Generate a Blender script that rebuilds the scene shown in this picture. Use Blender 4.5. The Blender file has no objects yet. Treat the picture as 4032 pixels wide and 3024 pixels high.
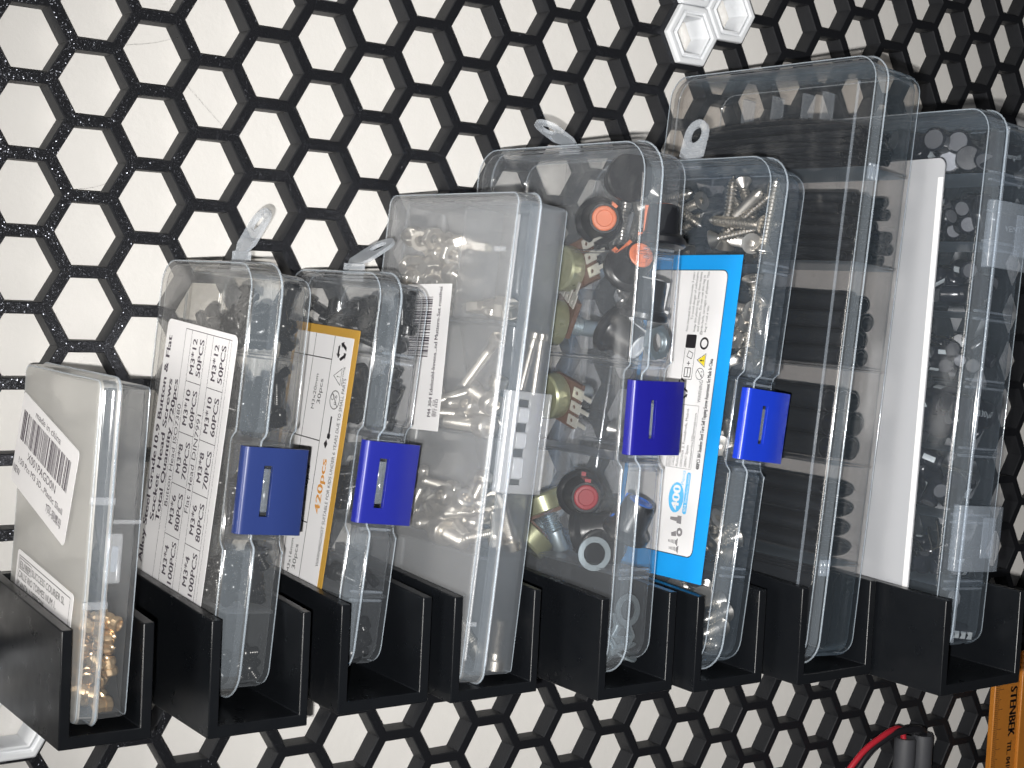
import bpy, bmesh, math, random
from mathutils import Matrix, Vector, Quaternion

# ------------------------------------------------------------------ camera, world, lamps, exposure
MM = 0.001                                    # everything below is written in millimetres
SC = bpy.context.scene
COL = SC.collection
random.seed(7)

cam_data = bpy.data.cameras.new('camera')
cam = bpy.data.objects.new('camera', cam_data)
COL.objects.link(cam)
cam_data.sensor_width = 36.0
cam_data.lens = 5988.1 / 4032 * 36
cam_data.clip_start = 0.01
cam_data.clip_end = 20
R_ = (0.81549532, -0.57678822, 0.04777789)     # picture right
D_ = (0.00119766, -0.08086969, -0.99672396)    # picture down
F_ = (0.57876242, 0.81288095, -0.06525806)     # view direction
cam.matrix_world = Matrix(((R_[0], -D_[0], -F_[0], -0.14844),
                           (R_[1], -D_[1], -F_[1], -0.47020),
                           (R_[2], -D_[2], -F_[2], -0.06826),
                           (0, 0, 0, 1)))
SC.camera = cam

world = bpy.data.worlds.new('World')
SC.world = world
world.use_nodes = True
bg = world.node_tree.nodes['Background']
bg.inputs[0].default_value = (0.97, 0.97, 1.0, 1)
bg.inputs[1].default_value = 0.036


def lamp(name, kind, loc, energy, color, target=None, **kw):
    d = bpy.data.lights.new(name, kind)
    d.energy = energy
    d.color = color
    for k, v in kw.items():
        setattr(d, k, v)
    o = bpy.data.objects.new(name, d)
    COL.objects.link(o)
    o.location = Vector(loc) * MM
    if target:
        o.rotation_euler = (Vector(target) - Vector(loc)).to_track_quat('-Z', 'Y').to_euler()
    return o


# the telephone's flash, two centimetres from its lens
lamp('flash', 'SPOT', (-160.5, -468, -84), 17.9, (1.0, 0.985, 0.955), (430, 0, -70),
     spot_size=math.radians(96), spot_blend=1.0, shadow_soft_size=0.0028)
# the dim light of the room, from the left of the picture
lamp('room_lamp', 'AREA', (-950, -330, -40), 6.2, (1.0, 0.96, 0.90), (60, -40, -110), shape='DISK', size=0.5)


SC.view_settings.view_transform = 'Standard'
SC.view_settings.look = 'None'
SC.view_settings.exposure = 0.0
SC.view_settings.gamma = 1.0
SC.render.engine = 'CYCLES'
cy = SC.cycles
cy.max_bounces = 8
cy.diffuse_bounces = 3
cy.glossy_bounces = 3
cy.transmission_bounces = 6
cy.transparent_max_bounces = 160
cy.use_denoising = True
cy.use_adaptive_sampling = True
cy.adaptive_threshold = 0.05
cy.adaptive_min_samples = 12
world.cycles.sampling_method = 'NONE'
cy.sample_clamp_indirect = 4.0
cy.caustics_reflective = False
cy.caustics_refractive = False

# ------------------------------------------------------------------ materials


def new_mat(name):
    m = bpy.data.materials.new(name)
    m.use_nodes = True
    nt = m.node_tree
    nt.nodes.clear()
    out = nt.nodes.new('ShaderNodeOutputMaterial')
    return m, nt, out


def nd(nt, t, **kw):
    n = nt.nodes.new('ShaderNode' + t)
    for k, v in kw.items():
        if k.startswith('i_'):
            n.inputs[k[2:].replace('_', ' ')].default_value = v
        else:
            setattr(n, k, v)
    return n


def principled(name, col, rough=0.5, metal=0.0, bump=0.0, bscale=900, var=0.0, vscale=120, rvar=0.0, spec=0.5, coat=0.0, detail=3):
    m, nt, out = new_mat(name)
    p = nd(nt, 'BsdfPrincipled')
    p.inputs['Base Color'].default_value = (*col, 1)
    p.inputs['Roughness'].default_value = rough
    p.inputs['Metallic'].default_value = metal
    p.inputs['Specular IOR Level'].default_value = spec
    p.inputs['Coat Weight'].default_value = coat
    nt.links.new(p.outputs[0], out.inputs[0])
    tc = nd(nt, 'TexCoord')
    if bump:
        n = nd(nt, 'TexNoise', i_Scale=bscale, i_Detail=detail)
        nt.links.new(tc.outputs['Object'], n.inputs['Vector'])
        b = nd(nt, 'Bump', i_Strength=bump, i_Distance=0.0004)
        nt.links.new(n.outputs[0], b.inputs['Height'])
        nt.links.new(b.outputs[0], p.inputs['Normal'])
    if var or rvar:
        n = nd(nt, 'TexNoise', i_Scale=vscale, i_Detail=4)
        nt.links.new(tc.outputs['Object'], n.inputs['Vector'])
        if var:
            mx = nd(nt, 'Mix', data_type='RGBA')
            mx.inputs[6].default_value = (*[c * (1 - var) for c in col], 1)
            mx.inputs[7].default_value = (*[min(1, c * (1 + var)) for c in col], 1)
            nt.links.new(n.outputs[0], mx.inputs[0])
            nt.links.new(mx.outputs[2], p.inputs['Base Color'])
        if rvar:
            mr = nd(nt, 'MapRange')
            mr.inputs[3].default_value = max(0.02, rough - rvar)
            mr.inputs[4].default_value = min(1, rough + rvar)
            nt.links.new(n.outputs[0], mr.inputs[0])
            nt.links.new(mr.outputs[0], p.inputs['Roughness'])
    return m


def plastic(name, haze, edge=0.72, tint=(0.985, 0.99, 1.0), col=(0.86, 0.92, 1.0), rough=0.09, frost=0.0, spec=0.04):
    """moulded polypropylene: clear film with a milky forward scatter, denser where it is seen edge-on"""
    m, nt, out = new_mat(name)
    L = nt.links.new
    lw = nd(nt, 'LayerWeight', i_Blend=0.5)
    pw = nd(nt, 'Math', operation='POWER')
    pw.inputs[1].default_value = 3.6
    L(lw.outputs['Facing'], pw.inputs[0])
    st = nd(nt, 'MapRange', interpolation_type='SMOOTHSTEP')
    st.inputs[1].default_value = 0.62
    st.inputs[2].default_value = 0.94
    st.inputs[3].default_value = 0.0
    st.inputs[4].default_value = 0.6 * edge / 0.72
    L(lw.outputs['Facing'], st.inputs[0])
    ed = nd(nt, 'Math', operation='MULTIPLY_ADD')
    ed.inputs[1].default_value = 0.36 * edge / 0.72
    L(pw.outputs[0], ed.inputs[0])
    L(st.outputs[0], ed.inputs[2])
    k = 1 - 0.5 * haze
    tr = nd(nt, 'BsdfTransparent')
    tr.inputs[0].default_value = (*[t * k for t in tint], 1)
    clear = tr
    if frost:
        rf = nd(nt, 'BsdfRefraction', i_Roughness=0.32, i_IOR=1.12)
        rf.inputs[0].default_value = (*[t * k for t in tint], 1)
        fm = nd(nt, 'MixShader')
        fm.inputs[0].default_value = frost
        L(tr.outputs[0], fm.inputs[1])
        L(rf.outputs[0], fm.inputs[2])
        clear = fm
    hz = nd(nt, 'BsdfDiffuse')
    hz.inputs[0].default_value = (*[c * haze for c in col], 1)
    ad = nd(nt, 'AddShader')
    L(clear.outputs[0], ad.inputs[0])
    L(hz.outputs[0], ad.inputs[1])
    df = nd(nt, 'BsdfDiffuse')
    df.inputs[0].default_value = (*[c * 0.8 for c in col], 1)
    tl = nd(nt, 'BsdfTranslucent')
    tl.inputs[0].default_value = (*[c * 0.8 for c in col], 1)
    ms = nd(nt, 'MixShader')
    ms.inputs[0].default_value = 0.45
    L(df.outputs[0], ms.inputs[1])
    L(tl.outputs[0], ms.inputs[2])
    m1 = nd(nt, 'MixShader')
    L(ed.outputs[0], m1.inputs[0])
    L(ad.outputs[0], m1.inputs[1])
    L(ms.outputs[0], m1.inputs[2])
    gl = nd(nt, 'BsdfGlossy', i_Roughness=rough)
    p5 = nd(nt, 'Math', operation='POWER')
    p5.inputs[1].default_value = 5
    L(lw.outputs['Facing'], p5.inputs[0])
    fr = nd(nt, 'Math', operation='MULTIPLY_ADD')
    fr.inputs[1].default_value = 0.6
    fr.inputs[2].default_value = spec
    L(p5.outputs[0], fr.inputs[0])
    m2 = nd(nt, 'MixShader')
    L(fr.outputs[0], m2.inputs[0])
    L(m1.outputs[0], m2.inputs[1])
    L(gl.outputs[0], m2.inputs[2])
    L(m2.outputs[0], out.inputs[0])
    return m


def honeycomb_material():
    """black print with a bed-textured face: tiny facets of random tilt that glint in the flash"""
    m, nt, out = new_mat('black_printed_honeycomb')
    L = nt.links.new
    p = nd(nt, 'BsdfPrincipled')
    p.inputs['Base Color'].default_value = (0.015, 0.0155, 0.017, 1)
    p.inputs['Roughness'].default_value = 0.5
    p.inputs['Specular IOR Level'].default_value = 0.16
    tc = nd(nt, 'TexCoord')
    vo = nd(nt, 'TexVoronoi', i_Scale=4200)
    L(tc.outputs['Object'], vo.inputs['Vector'])
    sub = nd(nt, 'VectorMath', operation='SUBTRACT')
    sub.inputs[1].default_value = (0.5, 0.5, 0.5)
    L(vo.outputs['Color'], sub.inputs[0])
    sc_ = nd(nt, 'VectorMath', operation='SCALE')
    sc_.inputs['Scale'].default_value = 0.6
    L(sub.outputs[0], sc_.inputs[0])
    geo = nd(nt, 'NewGeometry')
    ad = nd(nt, 'VectorMath', operation='ADD')
    L(geo.outputs['Normal'], ad.inputs[0])
    L(sc_.outputs[0], ad.inputs[1])
    no = nd(nt, 'VectorMath', operation='NORMALIZE')
    L(ad.outputs[0], no.inputs[0])
    gl = nd(nt, 'BsdfGlossy', i_Roughness=0.22)
    gl.inputs[0].default_value = (0.8, 0.83, 0.95, 1)
    L(no.outputs[0], gl.inputs['Normal'])
    sep = nd(nt, 'SeparateXYZ')
    L(geo.outputs['True Normal'], sep.inputs[0])
    up = nd(nt, 'Math', operation='LESS_THAN')
    up.inputs[1].default_value = -0.9          # only the printed face has the texture
    L(sep.outputs['Y'], up.inputs[0])
    cm = nd(nt, 'Mix', data_type='RGBA')
    cm.inputs[6].default_value = (0.020, 0.021, 0.024, 1)      # layered flanks of the print
    cm.inputs[7].default_value = (0.0085, 0.009, 0.011, 1)     # smooth face
    L(up.outputs[0], cm.inputs[0])
    L(cm.outputs[2], p.inputs['Base Color'])
    mu = nd(nt, 'Math', operation='MULTIPLY')
    mu.inputs[1].default_value = 0.048
    L(up.outputs[0], mu.inputs[0])
    mix = nd(nt, 'MixShader')
    L(mu.outputs[0], mix.inputs[0])
    L(p.outputs[0], mix.inputs[1])
    L(gl.outputs[0], mix.inputs[2])
    L(mix.outputs[0], out.inputs[0])
    nz = nd(nt, 'TexNoise', i_Scale=1400, i_Detail=2)
    L(tc.outputs['Object'], nz.inputs['Vector'])
    b = nd(nt, 'Bump', i_Strength=0.35, i_Distance=0.0003)
    L(nz.outputs[0], b.inputs['Height'])
    L(b.outputs[0], p.inputs['Normal'])
    return m


def printed_material(name, col, rough):
    """fused-filament plastic: faint horizontal layer lines"""
    m, nt, out = new_mat(name)
    L = nt.links.new
    p = nd(nt, 'BsdfPrincipled')
    p.inputs['Base Color'].default_value = (*col, 1)
    p.inputs['Roughness'].default_value = rough
    L(p.outputs[0], out.inputs[0])
    tc = nd(nt, 'TexCoord')
    mp = nd(nt, 'Mapping')
    mp.inputs['Scale'].default_value = (60, 60, 4200)
    L(tc.outputs['Object'], mp.inputs[0])
    n = nd(nt, 'TexNoise', i_Scale=1.0, i_Detail=2)
    L(mp.outputs[0], n.inputs['Vector'])
    n2 = nd(nt, 'TexNoise', i_Scale=160, i_Detail=5)
    L(tc.outputs['Object'], n2.inputs['Vector'])
    ad = nd(nt, 'Math', operation='ADD')
    L(n.outputs[0], ad.inputs[0])
    L(n2.outputs[0], ad.inputs[1])
    p.inputs['Specular IOR Level'].default_value = 0.45
    b = nd(nt, 'Bump', i_Strength=0.1, i_Distance=0.0002)
    L(ad.outputs[0], b.inputs['Height'])
    L(b.outputs[0], p.inputs['Normal'])
    mr = nd(nt, 'MapRange')
    mr.inputs[1].default_value = 0.35
    mr.inputs[2].default_value = 0.7
    mr.inputs[3].default_value = rough - 0.03
    mr.inputs[4].default_value = rough + 0.05
    L(n2.outputs[0], mr.inputs[0])
    L(mr.outputs[0], p.inputs['Roughness'])
    return m


M = {}
M['wall'] = principled('cream_wall_paint', (0.84, 0.817, 0.785), 0.55, bump=0.28, bscale=420, var=0.02, vscale=30, detail=6)
M['comb'] = honeycomb_material()
M['holder'] = printed_material('black_printed_holder', (0.0062, 0.0072, 0.0090), 0.30)
M['white_print'] = printed_material('white_printed_insert', (0.78, 0.80, 0.83), 0.45)
M['clear'] = plastic('clear_box_plastic', 0.019, tint=(0.945, 0.945, 0.945), col=(0.84, 0.91, 1.0))
M['clear_lid'] = plastic('clear_lid_plastic', 0.022, tint=(0.94, 0.94, 0.94), col=(0.88, 0.93, 1.0))
M['clear_cool'] = plastic('clear_cool_box_plastic', 0.012, tint=(0.93, 0.938, 0.952), col=(0.70, 0.85, 1.0))
M['clear_cool_lid'] = plastic('clear_cool_lid_plastic', 0.015, tint=(0.94, 0.945, 0.955), col=(0.74, 0.87, 1.0))
M['smoky'] = plastic('smoky_box_plastic', 0.007, tint=(0.95, 0.94, 0.93), col=(0.60, 0.80, 1.0))
M['smoky_lid'] = plastic('smoky_lid_plastic', 0.010, tint=(0.95, 0.94, 0.93), col=(0.80, 0.88, 1.0))
M['warm_clear'] = plastic('hazy_box_plastic', 0.024, tint=(0.95, 0.945, 0.935), col=(0.84, 0.91, 1.0))
M['warm_clear_lid'] = plastic('hazy_lid_plastic', 0.036, tint=(0.945, 0.94, 0.93), col=(0.92, 0.93, 0.95))
M['frosted'] = plastic('frosted_box_plastic', 0.060, tint=(0.955, 0.955, 0.955), col=(0.82, 0.90, 1.0), rough=0.2, frost=0.22)
M['frosted_lid'] = plastic('frosted_lid_plastic', 0.105, tint=(0.955, 0.955, 0.955), col=(0.90, 0.92, 0.95), rough=0.2, frost=0.16)
M['milky'] = plastic('milky_box_plastic', 0.028, tint=(0.97, 0.97, 0.965), col=(0.90, 0.94, 1.0), rough=0.2, frost=0.15)
M['milky_lid'] = plastic('milky_lid_plastic', 0.23, tint=(0.97, 0.965, 0.955), col=(0.97, 0.96, 0.93), rough=0.2, frost=0.2)
M['skirt'] = plastic('lid_front_sheen_plastic', 0.062, tint=(0.95, 0.955, 0.96), col=(0.80, 0.90, 1.0))  # doubled skirt wall, with its bluish front sheen put into the haze
M['highlight_bead'] = plastic('edge_highlight_plastic', 0.19, tint=(0.93, 0.94, 0.95), col=(0.80, 0.90, 1.0), spec=0.05)  # pale haze that paints the highlights along the edges
M['rib'] = plastic('thick_rib_plastic', 0.085, col=(0.78, 0.88, 1.0))
M['rib_frost'] = plastic('thick_milky_plastic', 0.13, col=(0.9, 0.92, 0.95), rough=0.2)
M['tab'] = plastic('hang_tab_plastic', 0.24, tint=(0.88, 0.88, 0.88))
M['blue_a'] = principled('cobalt_latch_plastic', (0.022, 0.040, 0.16), 0.33, bump=0.08, bscale=300, rvar=0.06)
M['blue_b'] = principled('ultramarine_latch_plastic', (0.016, 0.022, 0.26), 0.35, bump=0.08, bscale=300, rvar=0.06)
M['blue_c'] = principled('dark_blue_latch_plastic', (0.012, 0.012, 0.235), 0.35, bump=0.08, bscale=300, rvar=0.06)
M['blue_d'] = principled('bright_blue_latch_plastic', (0.010, 0.040, 0.50), 0.33, bump=0.08, bscale=300, rvar=0.06)
M['paper'] = principled('white_label_paper', (0.82, 0.81, 0.82), 0.5, bump=0.05, bscale=700, var=0.015)
M['ink'] = principled('black_printing_ink', (0.02, 0.018, 0.022), 0.5)
M['ink_soft'] = principled('grey_violet_thermal_print', (0.07, 0.055, 0.075), 0.5)
M['gold'] = principled('gold_border_print', (0.52, 0.30, 0.055), 0.45)
M['gold_ink'] = principled('orange_print', (0.72, 0.33, 0.07), 0.45)
M['sky_print'] = principled('sky_blue_print', (0.012, 0.32, 0.80), 0.4)
M['pale_blue_ink'] = principled('pale_blue_ink', (0.12, 0.50, 0.86), 0.45)
M['yellow_ink'] = principled('yellow_warning_print', (0.85, 0.68, 0.03), 0.45)
M['grey_ink'] = principled('grey_print', (0.25, 0.24, 0.25), 0.45)
M['black_steel'] = principled('black_oxide_steel', (0.0065, 0.0072, 0.009), 0.26, metal=0.2, bump=0.1, bscale=1500, rvar=0.1)
M['steel'] = principled('stainless_steel', (0.74, 0.70, 0.64), 0.34, metal=1.0, bump=0.06, bscale=1500, rvar=0.12)
M['zinc'] = principled('zinc_plated_steel', (0.36, 0.42, 0.46), 0.42, metal=0.75, rvar=0.1)
M['brass'] = principled('brass', (0.95, 0.70, 0.44), 0.36, metal=0.85, rvar=0.1)
M['knob'] = principled('black_knob_plastic', (0.012, 0.013, 0.016), 0.32, bump=0.1, bscale=500)
M['orange'] = principled('orange_knob_cap', (0.62, 0.17, 0.075), 0.45)
M['red'] = principled('red_knob_cap', (0.24, 0.012, 0.02), 0.4)
M['white_cap'] = principled('white_knob_cap', (0.75, 0.76, 0.78), 0.4)
M['blue_cap'] = principled('blue_knob_cap', (0.03, 0.13, 0.50), 0.4)
M['pot_green'] = principled('olive_potentiometer_can', (0.36, 0.37, 0.24), 0.3, metal=0.6, rvar=0.1)
M['tin'] = principled('dull_tin', (0.55, 0.54, 0.50), 0.42, metal=0.35)
M['board'] = principled('brown_phenolic_board', (0.11, 0.060, 0.042), 0.6)
M['tube'] = principled('black_heat_shrink', (0.008, 0.010, 0.013), 0.36, bump=0.15, bscale=400, rvar=0.08)
M['sleeve'] = principled('black_capacitor_sleeve', (0.010, 0.011, 0.016), 0.22, rvar=0.05)
M['can_top'] = principled('aluminium_can_end', (0.16, 0.165, 0.18), 0.45, metal=0.6)
M['lead'] = principled('tinned_lead_wire', (0.66, 0.62, 0.54), 0.28, metal=1.0)
M['white_mark'] = principled('white_sleeve_print', (0.46, 0.50, 0.52), 0.4)
M['card'] = principled('white_card', (0.42, 0.43, 0.455), 0.45, bump=0.05, bscale=300, var=0.02)
M['ruler'] = principled('orange_yellow_ruler', (0.50, 0.185, 0.026), 0.4, bump=0.1, bscale=250, var=0.12, vscale=90)
M['red_wire'] = principled('red_wire_jacket', (0.45, 0.02, 0.035), 0.4)
M['black_wire'] = principled('black_wire_jacket', (0.012, 0.012, 0.015), 0.4)
M['grey_sleeve'] = principled('grey_rubber_sleeve', (0.055, 0.057, 0.065), 0.6, bump=0.2, bscale=350, var=0.1)
M['strand'] = principled('black_print_string', (0.05, 0.05, 0.05), 0.6)

# ------------------------------------------------------------------ mesh helpers


def finish(bm, name, mat, angle=35, recalc=True):
    if recalc:
        bmesh.ops.recalc_face_normals(bm, faces=bm.faces)
    for v in bm.verts:
        v.co *= MM
    me = bpy.data.meshes.new(name)
    bm.to_mesh(me)
    bm.free()
    for p in me.polygons:
        p.use_smooth = True
    me.set_sharp_from_angle(angle=math.radians(angle))
    me.materials.append(mat if not isinstance(mat, str) else M[mat])
    return me


def link(name, me, parent=None, label=None, cat=None, group=None, kind=None, mw=None):
    o = bpy.data.objects.new(name, me)
    COL.objects.link(o)
    if parent is not None:
        o.parent = parent
    if mw is not None:
        o.matrix_world = mw
    if label:
        o['label'] = label
    if cat:
        o['category'] = cat
    if group:
        o['group'] = group
    if kind:
        o['kind'] = kind
    return o


def add_box(bm, x0, x1, y0, y1, z0, z1):
    vs = [bm.verts.new((x, y, z)) for x in (x0, x1) for y in (y0, y1) for z in (z0, z1)]
    for f in ((0, 1, 3, 2), (4, 6, 7, 5), (0, 4, 5, 1), (2, 3, 7, 6), (0, 2, 6, 4), (1, 5, 7, 3)):
        bm.faces.new([vs[i] for i in f])


def box_mesh(name, dims, mat):
    bm = bmesh.new()
    add_box(bm, *dims)
    return finish(bm, name, mat)


def lathe(bm, prof, seg=16, loc=(0, 0, 0), rot=None, close=True):
    """prof: (r, z[, star]) list turned round local z"""
    rot = rot or Matrix.Identity(3)
    rings = []
    for p in prof:
        r, z = p[0], p[1]
        st = p[2] if len(p) > 2 else 0
        ring = []
        for k in range(seg):
            a = 2 * math.pi * k / seg
            rr = r * (1 + (st if k % 2 else -st))
            ring.append(bm.verts.new(rot @ Vector((rr * math.cos(a), rr * math.sin(a), z)) + Vector(loc)))
        rings.append(ring)
    for a, b in zip(rings, rings[1:]):
        for k in range(seg):
            bm.faces.new((a[k], a[(k + 1) % seg], b[(k + 1) % seg], b[k]))
    if close == 'ring':
        a, b = rings[-1], rings[0]
        for k in range(seg):
            bm.faces.new((a[k], a[(k + 1) % seg], b[(k + 1) % seg], b[k]))
    elif close:
        bm.faces.new(rings[0])
        bm.faces.new(rings[-1])
    return rings


def sweep(bm, pts, r, seg=8):
    pts = [Vector(p) for p in pts]
    up = Vector((0.13, 0.9, 0.31))
    prev = None
    for i, p in enumerate(pts):
        t = (pts[min(i + 1, len(pts) - 1)] - pts[max(i - 1, 0)]).normalized()
        s = t.cross(up).normalized()
        n = s.cross(t)
        rr = r[i] if isinstance(r, (list, tuple)) else r
        ring = [bm.verts.new(p + rr * (math.cos(2 * math.pi * k / seg) * s + math.sin(2 * math.pi * k / seg) * n)) for k in range(seg)]
        if prev:
            for k in range(seg):
                bm.faces.new((prev[k], prev[(k + 1) % seg], ring[(k + 1) % seg], ring[k]))
        else:
            bm.faces.new(ring)
        prev = ring
    bm.faces.new(prev)


def catmull(pts, n=6):
    pts = [Vector(p) for p in pts]
    q = [pts[0] * 2 - pts[1]] + pts + [pts[-1] * 2 - pts[-2]]
    out = []
    for i in range(1, len(q) - 2):
        a, b, c, d = q[i - 1:i + 3]
        for k in range(n):
            t = k / n
            out.append(0.5 * (2 * b + (c - a) * t + (2 * a - 5 * b + 4 * c - d) * t * t + (3 * b - a - 3 * c + d) * t ** 3))
    out.append(pts[-1])
    return out


def bevel(o, w, seg=2, angle=40):
    m = o.modifiers.new('bevel', 'BEVEL')
    m.width = w * MM
    m.segments = seg
    m.limit_method = 'ANGLE'
    m.angle_limit = math.radians(angle)
    m.harden_normals = False


# ------------------------------------------------------------------ the wall and the honeycomb panel
link('wall', box_mesh('wall', (-160, 700, 8.3, 30, -420, 220), 'wall'), kind='structure')

PITCH, HOLE = 23.6, 19.65
DX = PITCH * math.cos(math.pi / 6)


def cell(c, lv):
    return c * DX, lv * PITCH / 2


def hexa(cx, cz, flat, y):
    R = flat / math.sqrt(3)
    return [(cx + R * math.cos(math.pi / 3 * k), y, cz + R * math.sin(math.pi / 3 * k)) for k in range(6)]


bm = bmesh.new()
rng = random.Random(3)
for c in range(-3, 28):
    for lv in range(-28, 12):
        if (lv - c) % 2:
            continue
        cx, cz = cell(c, lv)
        loops = []
        for flat, y in ((PITCH, 0), (HOLE + 0.7, 0), (HOLE + 0.15, 0.45), (HOLE - 0.1, 4.0), (HOLE + 0.1, 8.0)):
            j = 0.0 if flat == PITCH else 0.07
            loops.append([bm.verts.new((x + rng.uniform(-j, j), yy, z + rng.uniform(-j, j))) for x, yy, z in hexa(cx, cz, flat, y)])
        for a, b in zip(loops, loops[1:]):
            for k in range(6):
                bm.faces.new((a[k], a[(k + 1) % 6], b[(k + 1) % 6], b[k]))
bmesh.ops.remove_doubles(bm, verts=bm.verts, dist=0.005)
for f in bm.faces:                        # all faces look out of the material
    f.normal_update()
    if f.normal.y > 0.3:
        f.normal_flip()
comb = link('honeycomb_pegboard', finish(bm, 'honeycomb_pegboard', 'comb', 25, recalc=True), None,
            'large black printed honeycomb grid covering the cream wall', 'pegboard')

# fine strings of plastic left across some of the cells
for i, (c, lv, a0, a1, sag) in enumerate([(2, 0, 40, 170, .6), (3, -1, 160, 300, .5), (1, -3, 330, 250, .8), (11, -21, 240, 350, .5)]):
    cx, cz = cell(c, lv)
    p0 = Vector((cx + 10.6 * math.cos(math.radians(a0)), 1.5, cz + 10.2 * math.sin(math.radians(a0))))
    p1 = Vector((cx + 10.6 * math.cos(math.radians(a1)), 4.5, cz + 10.2 * math.sin(math.radians(a1))))
    mid = (p0 + p1) / 2 + Vector((0.4, 0, -sag))
    bm = bmesh.new()
    sweep(bm, catmull([p0, mid, p1], 5), 0.022, 4)
    link('plastic_string', finish(bm, 'plastic_string', 'strand'), comb)


def hex_insert(name, cells, label, depth=3.0):
    root = link(name, None, None, label, 'insert')
    cx0, cz0 = cell(*cells[0])
    root.location = Vector((cx0, -depth, cz0)) * MM
    bm = bmesh.new()
    prof = ((23.3, -0.02), (23.3, -depth + 0.7), (22.3, -depth), (18.6, -depth), (18.0, -depth + 0.8), (16.6, -depth + 0.8), (16.1, -depth + 0.1),
            (14.6, -depth + 0.1), (14.0, -depth + 1.0), (13.4, 7.6), (17.5, 7.6), (17.5, -0.02))
    loops = []
    for fl, y in prof:
        loops.append([bm.verts.new((x, yy + depth, z)) for x, yy, z in hexa(0, 0, fl, y)])
    for a, b in zip(loops, loops[1:] + loops[:1]):
        for k in range(6):
            bm.faces.new((a[k], a[(k + 1) % 6], b[(k + 1) % 6], b[k]))
    me = finish(bm, 'hex_ring', 'white_print', 20)
    for c in cells:
        x, z = cell(*c)
        o = link('hex_ring', me, root)
        o.location = Vector((x - cx0, 0, z - cz0)) * MM
        bevel(o, 0.35, 2, 25)
    return root


hex_insert('honeycomb_insert', [(13, 3), (14, 4), (13, 5)], 'white printed insert of joined hexagons at the top of the panel')
hex_insert('honeycomb_insert', [(0, -18), (-1, -17)], 'white printed hexagonal insert below the leftmost holder', 4.0)

# ------------------------------------------------------------------ the eight holders
HOLD = [  # left, right inner, right outer, top, bottom, depth
    (-8.8, 14.6, 17.9, -168.2, -201.6, 68.5, 'black box holder carrying the small milky box of brass inserts'),
    (32.8, 61.9, 64.6, -168.1, -202.5, 74, 'black box holder carrying the box with the quantity table label'),
    (75.4, 104.4, 107.7, -167.3, -200.9, 73, 'black box holder carrying the box with the gold bordered label'),
    (112.6, 143.5, 146.2, -166.8, -200.6, 78.5, 'black box holder carrying the frosted box with the clear latch'),
    (158.0, 186.8, 190.0, -167.7, -201.0, 95.5, 'black box holder carrying the box of knobs and potentiometers'),
    (196.0, 224.3, 227.8, -169.2, -201.8, 99.5, 'black box holder carrying the box with the sky blue label'),
    (235.9, 270.3, 273.4, -167.7, -201.7, 108.5, 'black box holder carrying the tall box of heat shrink tubes'),
    (275.3, 316.3, 319.0, -169.4, -202.8, 138, 'wide deep black box holder at the right under the capacitor box')]
for xl, xi, xo, zt, zb, D, lab in HOLD:
    root = link('box_holder', None, None, lab, 'holder', 'printed box holders in a row')
    root.location = Vector(((xl + xo) / 2, 0, zb)) * MM
    ox, oz = (xl + xo) / 2, zb
    t = 3.1
    zf = zb + 3.6
    bm = bmesh.new()
    fr, bk = [], []
    for y, dz, ring in ((-D, 0.0, fr), (-0.05, 4.2, bk)):
        for x, z in ((xl, zb), (xo, zb), (xo, zt + dz), (xi, zt + dz), (xi, zf), (xl + t, zf), (xl + t, zt + dz), (xl, zt + dz)):
            ring.append(bm.verts.new((x - ox, y, z - oz)))
    bm.faces.new(fr)
    bm.faces.new(bk)
    for k in range(8):
        bm.faces.new((fr[k], fr[(k + 1) % 8], bk[(k + 1) % 8], bk[k]))
    o = link('channel', finish(bm, 'channel', 'holder'), root)
    bevel(o, 0.35, 3)
    bm = bmesh.new()
    add_box(bm, xl + t + 0.02 - ox, xi - 0.02 - ox, -2.6, -0.1, zf + 0.02 - oz, zt + 3.4 - oz)
    link('back_plate', finish(bm, 'back_plate', 'holder'), root)
    for dz in (0, 23.6):
        c = round(((xl + xo) / 2) / DX)
        lv = -17 if c % 2 else -16
        if dz:
            continue
        cx, cz = cell(c, lv)
        bm = bmesh.new()
        la = [bm.verts.new((x - ox, y, z - oz)) for x, y, z in hexa(cx, cz, 19.6, -0.3)]
        lb = [bm.verts.new((x - ox, y, z - oz)) for x, y, z in hexa(cx, cz, 19.4, 6.5)]
        bm.faces.new(la)
        bm.faces.new(lb)
        for k in range(6):
            bm.faces.new((la[k], la[(k + 1) % 6], lb[(k + 1) % 6], lb[k]))
        link('hex_plug', finish(bm, 'hex_plug', 'holder'), root)

# ------------------------------------------------------------------ storage boxes
# box space: x = thickness (u, lid face at 0), y = depth towards the wall (w), z = height (v)


def frame(F0, lean, yaw):
    return Matrix.Translation(Vector(F0) * MM) @ Matrix.Rotation(math.radians(yaw), 4, 'Z') @ Matrix.Rotation(math.radians(lean), 4, 'Y')


def outline(w0, w1, v0, v1, r, notch=None, seg=7):
    """rounded rectangle in (w, v); an optional recess in the front edge takes the latch"""
    P = []

    def arc(cw, cv, a0):
        for k in range(seg + 1):
            a = math.radians(a0 + 90 * k / seg)
            P.append((cw + r * math.cos(a), cv + r * math.sin(a)))
    arc(w0 + r, v0 + r, 180)
    arc(w1 - r, v0 + r, 270)
    arc(w1 - r, v1 - r, 0)
    arc(w0 + r, v1 - r, 90)
    if notch:
        n0, n1, nd_ = notch
        s = 3.2
        for k in range(6):
            t = k / 5
            P.append((w0 + nd_ * (0.5 - 0.5 * math.cos(math.pi * t)), n1 + s * (1 - t)))
        for k in range(6):
            t = k / 5
            P.append((w0 + nd_ * (0.5 + 0.5 * math.cos(math.pi * t)), n0 - s * t))
    return P


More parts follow.
